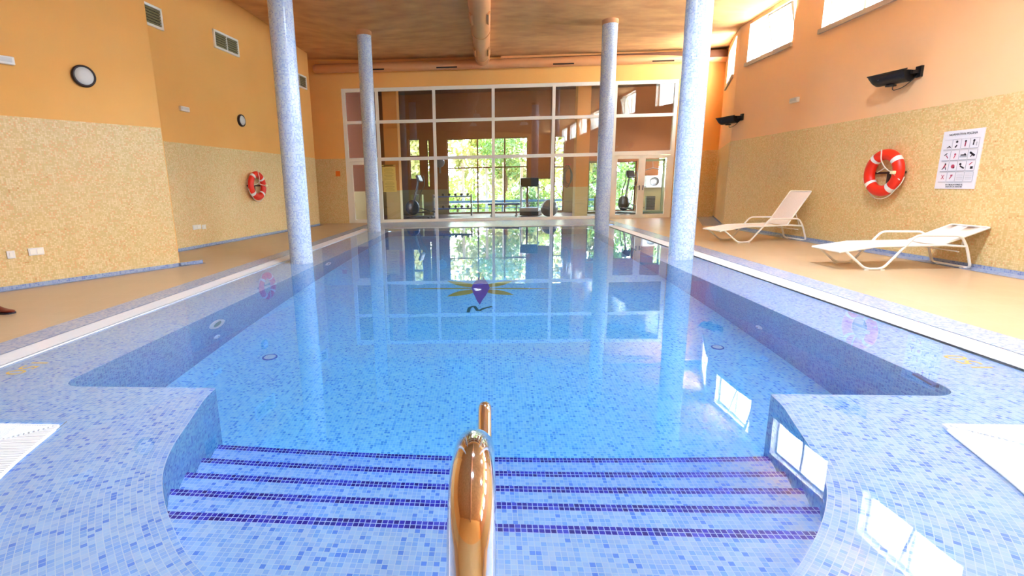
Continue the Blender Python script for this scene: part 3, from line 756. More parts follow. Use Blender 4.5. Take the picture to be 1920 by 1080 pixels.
def vent(Mx, w, h, label):
    t = empty('wall_vent', (0, 0, 0), label=label, cat='vent', group='left wall vents'); t.matrix_world = Mx
    a = MB(); b = .045
    for (x, z, sx, sz) in ((0, h / 2 - b / 2, w, b), (0, -h / 2 + b / 2, w, b), (-w / 2 + b / 2, 0, b, h), (w / 2 - b / 2, 0, b, h), (0, 0, .02, h)): a.box((x, .02, z), (sx, .04, sz))
    a.build('vent_frame', M['alu'], t)
    s = MB(); n = 6
    for k in range(n): s.box((0, .018, -h / 2 + b + (h - 2 * b) * (k + .5) / n), (w - 2 * b, .035, .012), R=Matrix.Rotation(.7, 3, 'X'))
    s.build('vent_slats', mat('vent_slats', srgb(150, 140, 96), .5), t)
    d = MB(); d.box((0, .002, 0), (w - .04, .004, h - .04)); d.build('vent_backing', M['dark'], t)
for (y, z, lb) in ((12.26, 4.70, 'white framed louvre vent high on the left wall, the whole one in the middle'), (9.72, 4.60, 'louvre vent half hidden by the corner of the near left wall'), (15.85, 4.56, 'small looking vent behind the near left column')):
    u = (y - L2a[1]) / (L2b[1] - L2a[1]) * bxy(L2a, L2b)[2]; vent(wframe(L2a, L2b, u, z), .95, .40, lb)
def emlight(Mx, label, w=.26):
    t = empty('emergency_light', (0, 0, 0), label=label, cat='emergency light', group='emergency lights'); t.matrix_world = Mx
    a = MB(); a.box((0, .03, 0), (w, .06, .1)); a.build('housing', M['white'], t, bevel=.01)
    b = MB(); b.box((0, .062, .005), (w * .8, .012, .05)); b.build('diffuser', M['frost'], t)
emlight(wframe(L1a, L1b, bxy(L1a, (-6.19, 6.21))[2], 2.93), 'white emergency light cut by the left edge of the picture', .3)
emlight(wframe(L2a, L2b, (10.5 - L2a[1]) / (L2b[1] - L2a[1]) * bxy(L2a, L2b)[2], 2.96), 'white emergency light on the recessed left wall')
emlight(wframe(RB, RA, u_of(11.4), 2.87), 'white emergency light on the orange right wall')
def plate(Mx, w, h, label, kind):
    t = empty('wall_socket', (0, 0, 0), label=label, cat='socket', group='sockets'); t.matrix_world = Mx
    a = MB(); a.box((0, .008, 0), (w, .016, h)); a.build('plate', M['white'], t, bevel=.004)
    b = MB(); n = 2 if kind else 1
    for k in range(n): b.box(((k - (n - 1) / 2) * w * .45, .018, 0), (w * .36, .008, h * .6))
    b.build('cover', M['alu'], t)
uL1 = lambda y: (y - L1a[1]) / (L1b[1] - L1a[1]) * bxy(L1a, L1b)[2]
uL2 = lambda y: (y - L2a[1]) / (L2b[1] - L2a[1]) * bxy(L2a, L2b)[2]
plate(wframe(L1a, L1b, uL1(5.98), .475), .085, .10, 'small square socket plate low on the near left wall', 0)
plate(wframe(L1a, L1b, uL1(6.21), .485), .17, .10, 'wide double socket plate low on the near left wall', 1)
plate(wframe(L2a, L2b, uL2(10.45), .465), .26, .1, 'wide pale socket plate low on the recessed left wall', 1)
plate(wframe(L2a, L2b, uL2(10.68), .45), .13, .1, 'narrow pale socket plate beside the wide one on the recessed wall', 0)
# small orange sign on the back wall
o = MB(); o.box((0, 0, 0), (.16, .012, .18)); s = o.build('safety_sign', mat('sign_orange', srgb(236, 120, 20), .5), bevel=.004); s.location = (-5.28, 17.225, 1.74); tag(s, 'tiny orange sign on the mosaic left of the glass wall', 'sign')

# ---- lifebuoys
def lifebuoy(Mx, label, flip):
    t = empty('lifebuoy', (0, 0, 0), label=label, cat='lifebuoy', group='red lifebuoys'); t.matrix_world = Mx
    Rr, r = .29, .085; n = 64; yo = .12
    def pt(a, b): return Vector(((Rr + r * math.cos(b)) * math.cos(a), yo + r * .8 * math.sin(b), (Rr + r * math.cos(b)) * math.sin(a)))
    mb = MB(); m2 = 24
    mb.grid([[pt(2 * math.pi * i / n, 2 * math.pi * j / m2) for j in range(m2)] for i in range(n)], close_u=True, close_v=True); mb.build('ring', M['red'], t)
    for k in range(4):
        a0 = math.radians(45 + 90 * k + (6 if flip > 0 else -6)); w = .11; bb = MB(); r2 = r + .004
        rows = [[Vector(((Rr + r2 * math.cos(b)) * math.cos(a), yo + r2 * .8 * math.sin(b), (Rr + r2 * math.cos(b)) * math.sin(a))) for b in [2 * math.pi * j / 20 for j in range(20)]] for a in [a0 - w + 2 * w * q / 6 for q in range(7)]]
        bb.grid(rows, close_v=True); bb.build('white_band', M['whiteband'], t)
    # wall bracket
    b = MB(); b.box((0, .03, 0), (.62, .03, .035)); b.box((0, .03, -.17), (.04, .03, .34)); b.box((-.3, .08, 0), (.025, .13, .035)); b.box((.3, .08, 0), (.025, .13, .035)); b.build('bracket', mat('bracket_dark', srgb(74, 58, 48), .5, .4), t)
    # rope: outside loops + hanging end
    rp = MB(); P = []
    for q in range(49):
        a = math.radians(190 + 160 * q / 48) if True else 0
        sag = .035 * abs(math.sin((a - math.radians(45)) * 2)); P.append(((Rr + r + .008 + sag) * math.cos(a), yo, (Rr + r + .008 + sag) * math.sin(a)))
    rp.tube(P, .008, 6)
    Q = smooth_path([(.02, yo + .07, .37), (-.01 * flip, yo + .08, .2), (-.05 * flip, yo + .03, .08), (-.12 * flip, yo + .02, .03), (-.28 * flip, yo + .08, .0), (-.36 * flip, yo + .02, -.12)], .08)
    rp.tube(Q, .009, 6)
    rp.tube(smooth_path([(-.05 * flip, yo + .03, .08), (.06 * flip, yo + .01, .03), (.16 * flip, yo - .02, .01)], .05), .008, 6)
    rp.build('rope', M['rope'], t)
    f = MB(); f.box((-.29 * flip, yo + .085, .0), (.07, .05, .05)); f.build('rope_float', mat('float_white', srgb(246, 238, 190), .4), t, bevel=.01)
lifebuoy(wframe(RB, RA, u_of((8.72 + 8.57) / 2 + .02), 1.312), 'red and white lifebuoy on the right wall beside the rules poster', 1)
lifebuoy(wframe(L2a, L2b, uL2(12.80), 1.355), 'red and white lifebuoy on the left wall', 1)

# ---- rules poster
def poster():
    yc = (6.522 * 1.2019 + 6.03 * 1.2019) / 2; Mx = wframe(RB, RA, u_of(yc), 0, .0); w, h = .585, .80; zc = 1.463
    Mx = Mx @ Matrix.Translation((0, 0, zc))
    t = empty('rules_poster', (0, 0, 0), label='white pool rules poster with a grid of sixteen pictograms', cat='poster'); t.matrix_world = Mx
    # viewer in the room looks along -y of this frame: their right is -x
    X = lambda x: -x
    b = MB(); b.box((0, .006, 0), (w, .012, h)); b.build('board', M['poster'], t)
    cw, ch = .118, .128; x0 = -.242; z0 = .235; gx, gz = .126, .150
    g = MB(); MI = {}
    def P(lx, lz, poly, mb, y=.0145):   # local viewer coords -> frame
        cur[0].prism([(lx + a, lz + c) for a, c in poly], 0, .001, mi=mb, F=lambda x, z, k: Vector((X(x), y + k, z)))
    def sq(x, z, sx, sz, mb): P(x, z, [(-sx / 2, -sz / 2), (sx / 2, -sz / 2), (sx / 2, sz / 2), (-sx / 2, sz / 2)], mb)
    def disc(x, z, r, mb): P(x, z, [(r * math.cos(k * .785), r * math.sin(k * .785)) for k in range(8)], mb)
    def bar(x, z, l, a, mb, wd=.011):
        c, s = math.cos(a), math.sin(a); P(x, z, [(-l / 2 * c + wd / 2 * s, -l / 2 * s - wd / 2 * c), (l / 2 * c + wd / 2 * s, l / 2 * s - wd / 2 * c), (l / 2 * c - wd / 2 * s, l / 2 * s + wd / 2 * c), (-l / 2 * c - wd / 2 * s, -l / 2 * s + wd / 2 * c)], mb)
    ik, rd, gg = 0, 1, 2; cur = [None]
    kinds = ['swim', 'two', 'stand', 'pair', 'dive', 'redman', 'swim2', 'jump', 'run', 'redball', 'slide', 'box', 'redx', 'redno', 'txt', 'txt2']
    for i in range(16):
        c, r = i % 4, i // 4; x = x0 + .05 + c * gx; z = z0 - r * gz - .02
        cur[0] = MB(); sq(x, z - ch / 2 - .008, cw + .002, .010, gg); sq(x + cw / 2 + .003, z, .006, ch, gg); sq(x, z + ch / 2, cw, .003, gg)
        k = kinds[i]
        if k == 'swim': bar(x + .01, z - .035, .05, .5, ik); bar(x + .03, z - .035, .04, -.6, ik)
        elif k == 'two': disc(x, z + .03, .017, ik); bar(x - .005, z - .03, .04, .9, ik, .018)
        elif k == 'stand': disc(x, z + .03, .014, ik); bar(x, z - .005, .07, 1.5, rd, .016)
        elif k == 'pair': disc(x - .01, z + .03, .015, ik); bar(x - .012, z, .06, 1.5, ik, .016); disc(x + .03, z, .009, gg); bar(x + .03, z - .025, .03, 1.5, gg)
        elif k == 'dive': bar(x - .01, z + .015, .05, .6, ik); bar(x + .015, z - .02, .05, -.9, rd)
        elif k == 'redman': disc(x + .005, z + .01, .014, rd); bar(x, z - .02, .05, 1.2, rd)
        elif k == 'swim2': bar(x, z - .005, .08, .0, ik, .014); disc(x + .02, z + .008, .01, ik); bar(x, z - .025, .1, 0, gg, .02)
        elif k == 'jump': bar(x, z, .08, -.6, ik, .026); disc(x - .03, z + .02, .014, ik); bar(x - .01, z - .02, .04, .8, ik)
        elif k == 'run': disc(x + .01, z + .03, .012, ik); bar(x, z, .06, 1.1, rd, .02); bar(x - .015, z - .025, .05, .9, ik, .01); bar(x + .02, z - .03, .04, -1.2, ik, .01)
        elif k == 'redball': disc(x, z - .005, .028, rd); disc(x + .015, z - .02, .014, ik)
        elif k == 'slide': disc(x - .02, z + .02, .017, ik); bar(x + .01, z - .02, .07, -.5, ik, .018)
        elif k == 'box': sq(x + .02, z - .03, .036, .034, ik); bar(x, z + .025, .05, .7, rd)
        elif k == 'redx': bar(x, z, .07, 1.0, rd, .008); bar(x, z, .07, -1.0, rd, .008)
        elif k == 'redno': bar(x, z, .07, 1.0, rd, .012); disc(x, z + .02, .012, rd)
        else:
            for q in range(4): bar(x, z + .035 - q * .022, .09, 0, gg, .004)
        cur[0].build('pictogram', [M['ink'], M['inkred'], M['inkgrey']], t)
    fr = lambda z: Mx @ frame((0, .0145, z), (-1, 0, 0), (0, 0, 1))
    for z, s, sz in ((.345, 'NORMATIVA PISCINA', .042), (-.345, 'ES OBLIGATORIO EL', .028), (-.373, 'USO DE LA DUCHA', .028)):
        o = text_mesh(s, sz, Matrix.Identity(4), 'lettering', M['ink'], None, .0006); o.matrix_world = fr(z); wm = o.matrix_world.copy(); o.parent = t; o.matrix_parent_inverse = Matrix.Identity(4); o.matrix_local = Mx.inverted() @ wm
poster()

# ---- black wall heaters
def heater(y, ang, label):
    Mx = wframe(RB, RA, u_of(y), 2.82); t = empty('wall_heater', (0, 0, 0), label=label, cat='heater', group='black wall units'); t.matrix_world = Mx
    # frame: x towards the back of the room? resolve sign so that +l runs away from the camera
    sx = 1 if (Mx.to_3x3() @ Vector((1, 0, 0))).y > 0 else -1
    e = Matrix.Rotation(sx * ang, 3, 'Z')
    D = e @ Vector((sx, 0, 0)); U = Vector((0, 0, 1)); T = D.cross(U) if sx < 0 else U.cross(D)
    T = Vector((-D.y, D.x, 0)) ; T = T if T.y > 0 else -T
    o = Vector((0, .10, 0)); L_ = .56
    def pt(l, a, r): return o + D * l + T * (math.cos(a) * r * 1.25 + .02) + U * (-abs(math.sin(a)) * r if True else 0)
    mb = MB(); rows = []
    for k in range(13):
        s = k / 12; l = .04 + L_ * s; r = .15 * (1 - .0 * s) * (1 if s < .8 else 1 - ((s - .8) / .2) ** 2 * .75)
        row = [o + D * l + T * (-math.cos(a) * .13 * (1 if s < .85 else 1 - (s - .85) * 2)) - U * (math.sin(a) * r) for a in [math.pi * j / 12 for j in range(13)]]
        row += [o + D * l + T * x + U * .02 for x in (.13, -.13)]
        rows.append(row)
    mb.grid(rows, close_v=True); mb.face(rows[0]); mb.face(rows[-1][::-1]); mb.build('heater_body', M['black'], t)
    f = MB()
    for s in (-1, 1): f.tube([o + D * .0 + T * .14 * s + U * .025, o + D * (L_ + .05) + T * .10 * s + U * .02], .010, 6)
    f.build('rim', M['black'], t)
    c = MB(); c.lathe([(.001, 0), (.07, 0), (.07, -.02), (.001, -.02)], c=o + D * .30 - U * .155, n=20); c.build('sensor', M['black'], t)
    cl = MB(); cl.lathe([(.001, 0), (.022, 0), (.022, .012), (.001, .012)], c=o + D * .42 + T * .10 - U * .05, n=14, R=Matrix.Rotation(-1.2, 3, 'X')); cl.build('badge', M['grey'], t)
    b = MB(); b.box(Vector((0, .02, -.02)), (.1, .04, .16)); b.box(Vector((0, .07, -.02)), (.05, .12, .05)); b.build('wall_bracket', M['black'], t)
    w = MB(); w.tube(smooth_path([Vector((0, .05, -.08)), o + D * .10 - U * .22, o + D * .28 - U * .25, o + D * .25 - U * .11], .08), .006, 6); w.build('cable', M['black'], t)
heater(8.42, .28, 'black trough shaped heater high on the right wall, the nearer one')
heater(13.5, .38, 'black trough shaped heater at the far corner of the right wall')

# ================================================================== pool fittings
def ring_light(y, z, label, r=.13, lens=True):
    t = empty('pool_light', (LIPL, y, z), label=label, cat='pool light'); R = Matrix.Rotation(math.pi / 2, 3, 'Y')
    a = MB(); a.lathe([(r * .66, .012), (r * .7, .03), (r * .95, .03), (r, .0)], n=32, R=R); a.build('light_ring', M['white'], t)
    b = MB(); b.lathe([(.001, .012), (r * .68, .012)], n=32, R=R); b.build('light_lens', mat('lens_green', srgb(120, 160, 150), .2), t)
ring_light(4.78, -.50, 'round pool light with white ring in the left pool wall')
ring_light(8.45, -.44, 'round pool light low in the left pool wall behind the near column', .12)
def jet(x, y, z, s, label):
    t = empty('pool_jet', (x, y, z), label=label, cat='pool jet', group='water inlets'); R = Matrix.Rotation(s * math.pi / 2, 3, 'Y')
    a = MB(); a.lathe([(.001, .02), (.02, .025), (.045, .018), (.05, 0)], n=20, R=R); a.build('nozzle', M['white'], t)
    b = MB(); b.lathe([(.001, .027), (.012, .027)], n=12, R=R); b.build('opening', M['dark'], t)
jet(LIPL, 4.76, -.93, 1, 'small white water inlet under the left pool light')
jet(LIPR, 5.03, -.86, -1, 'white water inlet in the right pool wall')
def drain(x, y, label, r=.14):
    t = empty('floor_drain', (x, y, ZF), label=label, cat='drain', group='floor drains')
    a = MB(); a.lathe([(r, 0), (r, .012), (r * .8, .016), (r * .78, .01)], n=28); a.build('drain_ring', mat('drain_blue', srgb(30, 110, 190), .4), t)
    b = MB()
    for k in range(-3, 4): b.box((k * r * .2, 0, .012), (r * .08, 2 * math.sqrt(max(0, (r * .78) ** 2 - (k * r * .2) ** 2)), .008))
    b.build('drain_grille', M['white'], t)
drain(-2.25, 4.6, 'round drain on the pool floor near the left wall', .075); drain(2.3, 4.9, 'round drain on the pool floor near the right wall', .06)

t = empty('skimmer_slot', (2.735, 3.10, -.03), math.radians(-10), 'short dark blue slot in the right front corner of the pool rim', 'skimmer'); a = MB(); a.box((0, 0, 0), (.03, .20, .05)); a.build('slot_frame', mat('slot_blue', srgb(20, 60, 130), .3), t); a = MB(); a.box((-.018, 0, .008), (.006, .17, .012)); a.build('slot_flap', M['dark'], t)
# ---- handrail
def handrail():
    t = empty('handrail', (-.02, .32, zd), label='polished steel handrail in the middle of the pool steps', cat='handrail')
    r = .025; x = 0
    P = smooth_path([(x, -.0, 0), (x, .03, .68), (x, .13, .935), (x, .25, .915), (x, .95, .36), (x, 1.22, .325), (x, 1.41, .44), (x, 1.46, .28), (x, 1.47, -.345)], .09, 8)
    a = MB(); a.tube(P, r, 28); a.build('rail_tube', M['steel'], t)
    f = MB(); f.lathe([(.0, .012), (.05, .01), (.055, 0)], n=28); f.build('base_flange', M['steel'], t)
    f = MB(); f.lathe([(.0, .012), (.05, .01), (.055, 0)], n=28, c=(0, 1.47, -.352)); f.build('base_flange', M['steel'], t)
handrail()

# ================================================================== sun loungers
def lounger(loc, rz, ang, label, Lb, k=1.0):
    t = empty('sun_lounger', loc, rz, label, 'sun lounger', 'white sun loungers by the right wall'); w = .60; r = .016
    a = MB(); pts = []
    for y in (0, w):
        side = [(1.30, y, .02), (1.20, y, .30), (1.10, y, .455), (.50, y, .465), (.115, y, .018), (-.125, y, .018), (-.43, y, .265)]
        pts.append(side)
    # one continuous bent tube: foot -> skid -> arm -> rear leg -> across -> other side
    path = pts[0][::-1] + pts[1]
    path = [Vector((p[0] * k, p[1], p[2])) for p in path]
    a.tube(smooth_path(path, .07, 6), r, 12); a.build('leg_frame', M['white'], t)
    b = MB(); rail = [(-.5 * k, 0, .25), (0, 0, .32), (.9 * k, 0, .33), (1.19 * k, 0, .31)]
    b.tube([(x, 0.0, z) for x, y, z in rail], .014, 10); b.tube([(x, w, z) for x, y, z in rail], .014, 10); b.tube([(-.5 * k, 0, .25), (-.5 * k, w, .25)], .014, 10); b.tube([(1.19 * k, 0, .31), (1.19 * k, w, .31)], .014, 10)
    b.tube([(.35, 0, .30), (.35, w, .30)], .011, 10); b.build('seat_frame', M['white'], t)
    s = MB(); prof = [(-.49 * k, .262), (-.25 * k, .30), (0, .325), (.45, .322), (.88 * k, .335)]
    s.grid([[(x, y, z - (.02 * math.sin(math.pi * (y - .01) / (w - .02)))) for y in [.01 + (w - .02) * q / 8 for q in range(9)]] for x, z in prof])
    s.grid([[(x, y, z - .006 - (.02 * math.sin(math.pi * (y - .01) / (w - .02)))) for y in [.01 + (w - .02) * q / 8 for q in range(9)]] for x, z in prof]); s.build('seat_sling', M['sling'], t)
    e = empty('backrest', (.88 * k, 0, .335)); e.parent = t; e.rotation_euler.y = -ang
    f = MB()
    f.tube(smooth_path([(0, .02, 0), (Lb, .02, 0), (Lb, w - .02, 0), (0, w - .02, 0)], .03, 4), .013, 10); f.build('back_frame', M['white'], e)
    g = MB(); g.grid([[(x, y, .002 - .012 * math.sin(math.pi * (y - .03) / (w - .06))) for y in [.03 + (w - .06) * q / 8 for q in range(9)]] for x in [0, .2, .4, .6, Lb]])
    g.grid([[(x, y, -.004 - .012 * math.sin(math.pi * (y - .03) / (w - .06))) for y in [.03 + (w - .06) * q / 8 for q in range(9)]] for x in [0, .2, .4, .6, Lb]]); g.build('back_sling', M['sling'], e)
    h = MB(); px, pz = .88 * k + .30 * math.cos(ang), .335 + .30 * math.sin(ang)
    for y in (.05, w - .05): h.tube([(px, y, pz), (1.17 * k, y, .30)], .008, 8)
    h.tube([(1.12 * k, .02, .24), (1.12 * k, w - .02, .24)], .009, 8); h.build('back_support', M['white'], t)
    for (x, y) in ((-.1, 0), (.1, 0), (-.1, w), (.1, w), (1.3 * k, .12), (1.3 * k, w - .12)): fp = MB(); fp.box((x, y, .006), (.05, .03, .012)); fp.build('foot_pad', M['white'], t)
lounger((5.2, 6.93, zd), math.radians(-1), math.radians(22), 'white sun lounger with its backrest nearly flat, nearer to the camera', .59, .92)
lounger((5.05, 10.1, zd), math.radians(8), math.radians(57), 'white sun lounger with its backrest raised, further from the camera', .78)

# ---- shoe at the left edge
def shoe():
    t = empty('shoe', (-5.36, 4.70, zd), math.radians(-4), label='dark brown leather shoe tip at the left edge of the picture', cat='shoe')
    secs = [(-.0, .035, .0, .085), (.05, .04, .0, .10), (.10, .038, .0, .095), (.15, .042, 0, .07), (.20, .05, 0, .05), (.25, .05, 0, .042), (.29, .036, 0, .036), (.31, .012, 0, .026)]
    rows = [[(x, w * math.cos(a), .014 + (h - .014) * (.5 + .5 * math.sin(a)) if True else 0) for a in [2 * math.pi * j / 20 for j in range(20)]] for x, w, _, h in secs]
    a = MB(); a.grid(rows, close_v=True); a.face(rows[0]); a.face(rows[-1][::-1]); a.build('upper', M['shoe'], t)
    s = MB(); P = [(x, w + .004) for x, w, _, h in secs] + [(x, -w - .004) for x, w, _, h in secs[::-1]]
    s.prism(P, 0, .016); s.build('sole', M['shoesole'], t)
shoe()

# ================================================================== gym behind the glass
GY = 22.0; GX0, GX1 = -8.5, 8.5; GZ = 5.1
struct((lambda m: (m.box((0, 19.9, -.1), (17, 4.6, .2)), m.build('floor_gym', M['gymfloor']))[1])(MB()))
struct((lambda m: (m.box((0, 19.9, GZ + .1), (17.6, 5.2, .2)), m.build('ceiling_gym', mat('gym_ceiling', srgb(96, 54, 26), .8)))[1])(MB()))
gops = [(-3.5, -3.02, 1.55, 3.28), (-2.73, -2.6, 1.2, 3.24), (-1.83, 1.67, .03, 3.24), (1.67, 2.78, .03, 1.5), (2.82, 3.24, .05, 3.24), (4.25, 6.3, .03, 2.12), (7.2, 7.9, 1.2, 2.4)]
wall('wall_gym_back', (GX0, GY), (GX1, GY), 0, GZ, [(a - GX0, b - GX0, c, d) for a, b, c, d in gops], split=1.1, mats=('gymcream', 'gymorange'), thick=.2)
wall('wall_gym_dark_screen', (GX0, 19.4), (-4.75, 19.4), 0, GZ, split=1.1, mats=('gymcream', 'gymdark'), thick=.15)  # added partition, dark so the view through the leftmost pane looks dim
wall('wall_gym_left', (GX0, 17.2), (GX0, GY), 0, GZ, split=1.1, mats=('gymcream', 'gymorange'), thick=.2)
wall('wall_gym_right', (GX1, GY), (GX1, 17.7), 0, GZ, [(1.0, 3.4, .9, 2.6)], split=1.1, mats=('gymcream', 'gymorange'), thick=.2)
for k, (a, b, c, d) in enumerate(gops):
    t = struct(empty('window_%d' % (20 + k), (0, GY + .1, 0))); f = MB(); w = .04
    for (x, z, sx, sz) in (((a + b) / 2, c + w / 2, b - a, w), ((a + b) / 2, d - w / 2, b - a, w), (a + w / 2, (c + d) / 2, w, d - c), (b - w / 2, (c + d) / 2, w, d - c)): f.box((x, 0, z), (sx, .05, sz))
    if k == 2:
        for z in (2.0,): f.box(((a + b) / 2, 0, z), (b - a, .05, .05))
        for x in (-.5, .68): f.box((x, 0, 1.6), (.06, .05, 3.2))
    if k == 0: f.box(((a + b) / 2, 0, 2.55), (b - a, .05, .06))
    if k == 4: f.box(((a + b) / 2, 0, 1.95), (b - a, .05, .05))
    if k == 5: f.box((5.2, 0, 1.05), (.06, .05, 2.1))
    f.build('window_frame', mat('brown_frame', srgb(110, 60, 36), .5), t); g = MB(); g.box(((a + b) / 2, .0, (c + d) / 2), (b - a - w, .006, d - c - w)); g.build('window_pane', M['glass'], t)
portal('portal_gym', 2.2, GY + .25, 1.7, 9.5, 3.4, (0, -1, 0))
def pillar(x0, x1, y, label, d=.5):
    t = empty('square_pillar', ((x0 + x1) / 2, y + d / 2, 0), label=label, cat='pillar'); w = x1 - x0
    a = MB(); a.box((0, 0, .56), (w, d, 1.12)); a.build('lower_part', M['pillarcream'], t); b = MB(); b.box((0, 0, (1.12 + GZ) / 2), (w, d, GZ - 1.12)); b.build('upper_part', M['pillarorange'], t)
pillar(-3.78, -3.27, 18.1, 'square orange and cream pillar left behind the glass, with notices on it')
pillar(3.07, 3.52, 18.1, 'square orange and cream pillar right behind the glass')
def notice(x, z, w, h, label):
    t = empty('notice', (x, 18.085, z), label=label, cat='notice'); a = MB(); a.box((0, 0, 0), (w, .02, h)); a.build('sheet', M['paper'], t); b = MB()
    for k in range(9): b.box((0, -.012, h / 2 - h * (k + 1) / 10), (w * (.7 if k % 3 else .5), .002, .012))
    b.build('lines', mat('notice_ink', srgb(190, 160, 70), .6), t)
notice(-3.65, 1.72, .49, .50, 'upper yellowish notice sheet on the left pillar'); notice(-3.63, 1.27, .49, .40, 'lower yellowish notice sheet on the left pillar'); notice(-3.65, 2.02, .5, .04, 'thin yellow strip notice above the two sheets')

def elliptical(loc, rz, label, cat='exercise machine'):
    t = empty('elliptical_trainer', loc, rz, label, cat)
    a = MB(); a.box((0, 0, .06), (.25, 1.2, .06)); a.box((0, -.5, .04), (.6, .08, .06)); a.box((0, .5, .04), (.6, .08, .06)); a.build('base', M['black'], t, bevel=.01)
    f = MB(); f.lathe([(.001, -.07), (.28, -.07), (.3, -.04), (.3, .04), (.28, .07), (.001, .07)], c=(0, .35, .42), n=28, R=Matrix.Rotation(math.pi / 2, 3, 'Y')); f.build('flywheel_cover', M['black'], t)
    p = MB(); p.tube([(0, .3, .5), (0, .05, 1.45)], .035, 12); p.build('mast', M['grey'], t)
    for s in (-1, 1):
        h = MB(); h.tube(smooth_path([(s * .22, .2, .5), (s * .24, .1, 1.0), (s * .26, -.1, 1.3), (s * .24, -.05, 1.65)], .1), .018, 10); h.build('handle', M['black'], t)
        q = MB(); q.tube([(s * .18, .35, .35 + s * .1), (s * .2, -.55, .22)], .02, 8); q.box((s * .2, -.4, .27), (.14, .36, .03)); q.build('pedal', M['black'], t)
    c = MB(); c.box((0, 0, 1.55), (.34, .1, .3), R=Matrix.Rotation(-.4, 3, 'X')); c.build('console', M['black'], t, bevel=.04)
elliptical((-2.75, 19.6, 0), math.radians(70), 'dark elliptical trainer with curved handles left behind the glass')
elliptical((5.5, 20.0, 0), math.radians(20), 'elliptical trainer seen through the double glass doors')
def treadmill(loc, rz, label):
    t = empty('treadmill', loc, rz, label, 'treadmill')
    a = MB(); a.box((0, 0, .12), (.75, 1.7, .16)); a.build('deck', M['black'], t, bevel=.02); b = MB(); b.box((0, 0, .205), (.52, 1.6, .012)); b.build('belt', M['grey'], t)
    c = MB(); c.box((0, .75, .26), (.75, .35, .16)); c.build('motor_cover', mat('silver_plastic', srgb(196, 198, 200), .4), t, bevel=.03)
    for s in (-1, 1):
        p = MB(); p.tube(smooth_path([(s * .34, .72, .2), (s * .34, .78, 1.2), (s * .34, .35, 1.1)], .08), .026, 10); p.build('upright', M['grey'], t)
    d = MB(); d.box((0, .74, 1.32), (.72, .06, .36), R=Matrix.Rotation(-.3, 3, 'X')); d.build('console', M['black'], t, bevel=.02)
treadmill((1.75, 20.6, 0), math.radians(168), 'treadmill with dark console panel behind the middle glass')
b = empty('exercise_ball', (2.3, 19.2, .33), label='shiny grey exercise ball on the gym floor', cat='exercise ball')
a = MB(); a.lathe([(.33 * math.sin(math.pi * k / 20) + .0001, -.33 * math.cos(math.pi * k / 20)) for k in range(21)], n=32); a.build('ball', mat('ball_grey', srgb(120, 124, 120), .25), b); a = MB(); a.lathe([(.001, .332), (.02, .333)], n=10); a.build('valve', M['dark'], b)
def rack(loc, rz, label):
    t = empty('dumbbell_rack', loc, rz, label, 'rack'); a = MB()
    for s in (-.8, .8): a = MB(); a.box((s, 0, .45), (.06, .4, .9)); a.build('side_frame', M['grey'], t)
    for k, z in enumerate((.3, .8)):
        b = MB(); b.box((0, 0, z), (1.6, .34, .05)); b.build('shelf', mat('rack_blue', srgb(60, 90, 150), .4), t)
    return t
rack((-1.55, 20.9, 0), 0, 'low blue shelved dumbbell rack behind the glass')
for r_ in range(2):
    for k in range(6):
        t = empty('dumbbell', (-2.2 + k * .26, 20.9, (.325, .825)[r_] + .055), label=('small dumbbell on the %s shelf of the blue rack, %s from the left' % (('lower', 'upper')[r_], ('first', 'second', 'third', 'fourth', 'fifth', 'sixth')[k])), cat='dumbbell', group='dumbbells on the blue rack')
        a = MB(); a.tube([(0, -.09, 0), (0, .09, 0)], .014, 8); a.build('grip', M['grey'], t)
        for s in (-1, 1): a = MB(); a.tube([(0, s * .07, 0), (0, s * .13, 0)], .052, 12); a.build('weight', M['black'], t)
# bench
t = empty('exercise_bench', (.6, 20.2, 0), math.radians(80), 'blue padded exercise bench before the garden window', 'bench'); a = MB(); a.box((0, 0, .48), (.3, 1.3, .08)); a.build('pad', mat('pad_blue', srgb(50, 80, 140), .5), t, bevel=.02)
for s in (-.5, .5): a = MB(); a.box((0, s, .22), (.05, .05, .44)); a.box((0, s, .02), (.5, .06, .04)); a.build('leg', M['grey'], t)
# cabinet
t = empty('filing_cabinet', (-3.1, 21.2, 0), 0, 'low green-grey cabinet beside the elliptical trainer', 'cabinet'); a = MB(); a.box((0, 0, .45), (.5, .5, .9)); a.build('body', mat('cab_green', srgb(150, 156, 100), .6), t, bevel=.01)
for k in range(2): a = MB(); a.box((0, -.26, .25 + k * .42), (.46, .02, .38)); a.build('door', mat('cab_door', srgb(160, 166, 110), .6), t); 
# wall-mounted things
t = empty('wall_fan', (-2.15, 21.9, 2.25), 0, 'grey blue wall fan on the gym back wall', 'fan'); a = MB(); a.lathe([(.001, 0), (.2, 0), (.22, .05), (.2, .1), (.001, .1)], n=24, R=Matrix.Rotation(math.pi / 2, 3, 'X')); a.build('cage', mat('fan_grey', srgb(110, 120, 130), .5), t); a = MB(); a.box((0, 0, -.3), (.08, .1, .3)); a.build('mount', M['grey'], t)
t = empty('air_conditioner', (7.05, 21.8, 1.25), 0, 'white air conditioner box seen through the right glass door', 'air conditioner'); a = MB(); a.box((0, 0, 0), (.9, .35, .5)); a.build('housing', M['white'], t, bevel=.02); a = MB(); a.lathe([(.08, 0), (.17, 0), (.18, .02)], n=24, R=Matrix.Rotation(math.pi / 2, 3, 'X'), c=(-.1, -.18, 0)); a.build('fan_grille', M['grey'], t)
t = empty('resistance_bands', (2.98, 18.6, 1.5), 0, 'black resistance bands hanging left of the right pillar', 'bands'); a = MB(); 
for k in range(3): a.tube([(-.13 + k * .03 + .13 * math.cos(q), .02 * k, .4 * math.sin(q) * (1 - k * .15)) for q in [2 * math.pi * j / 24 for j in range(24)]], .012, 6, close=True)
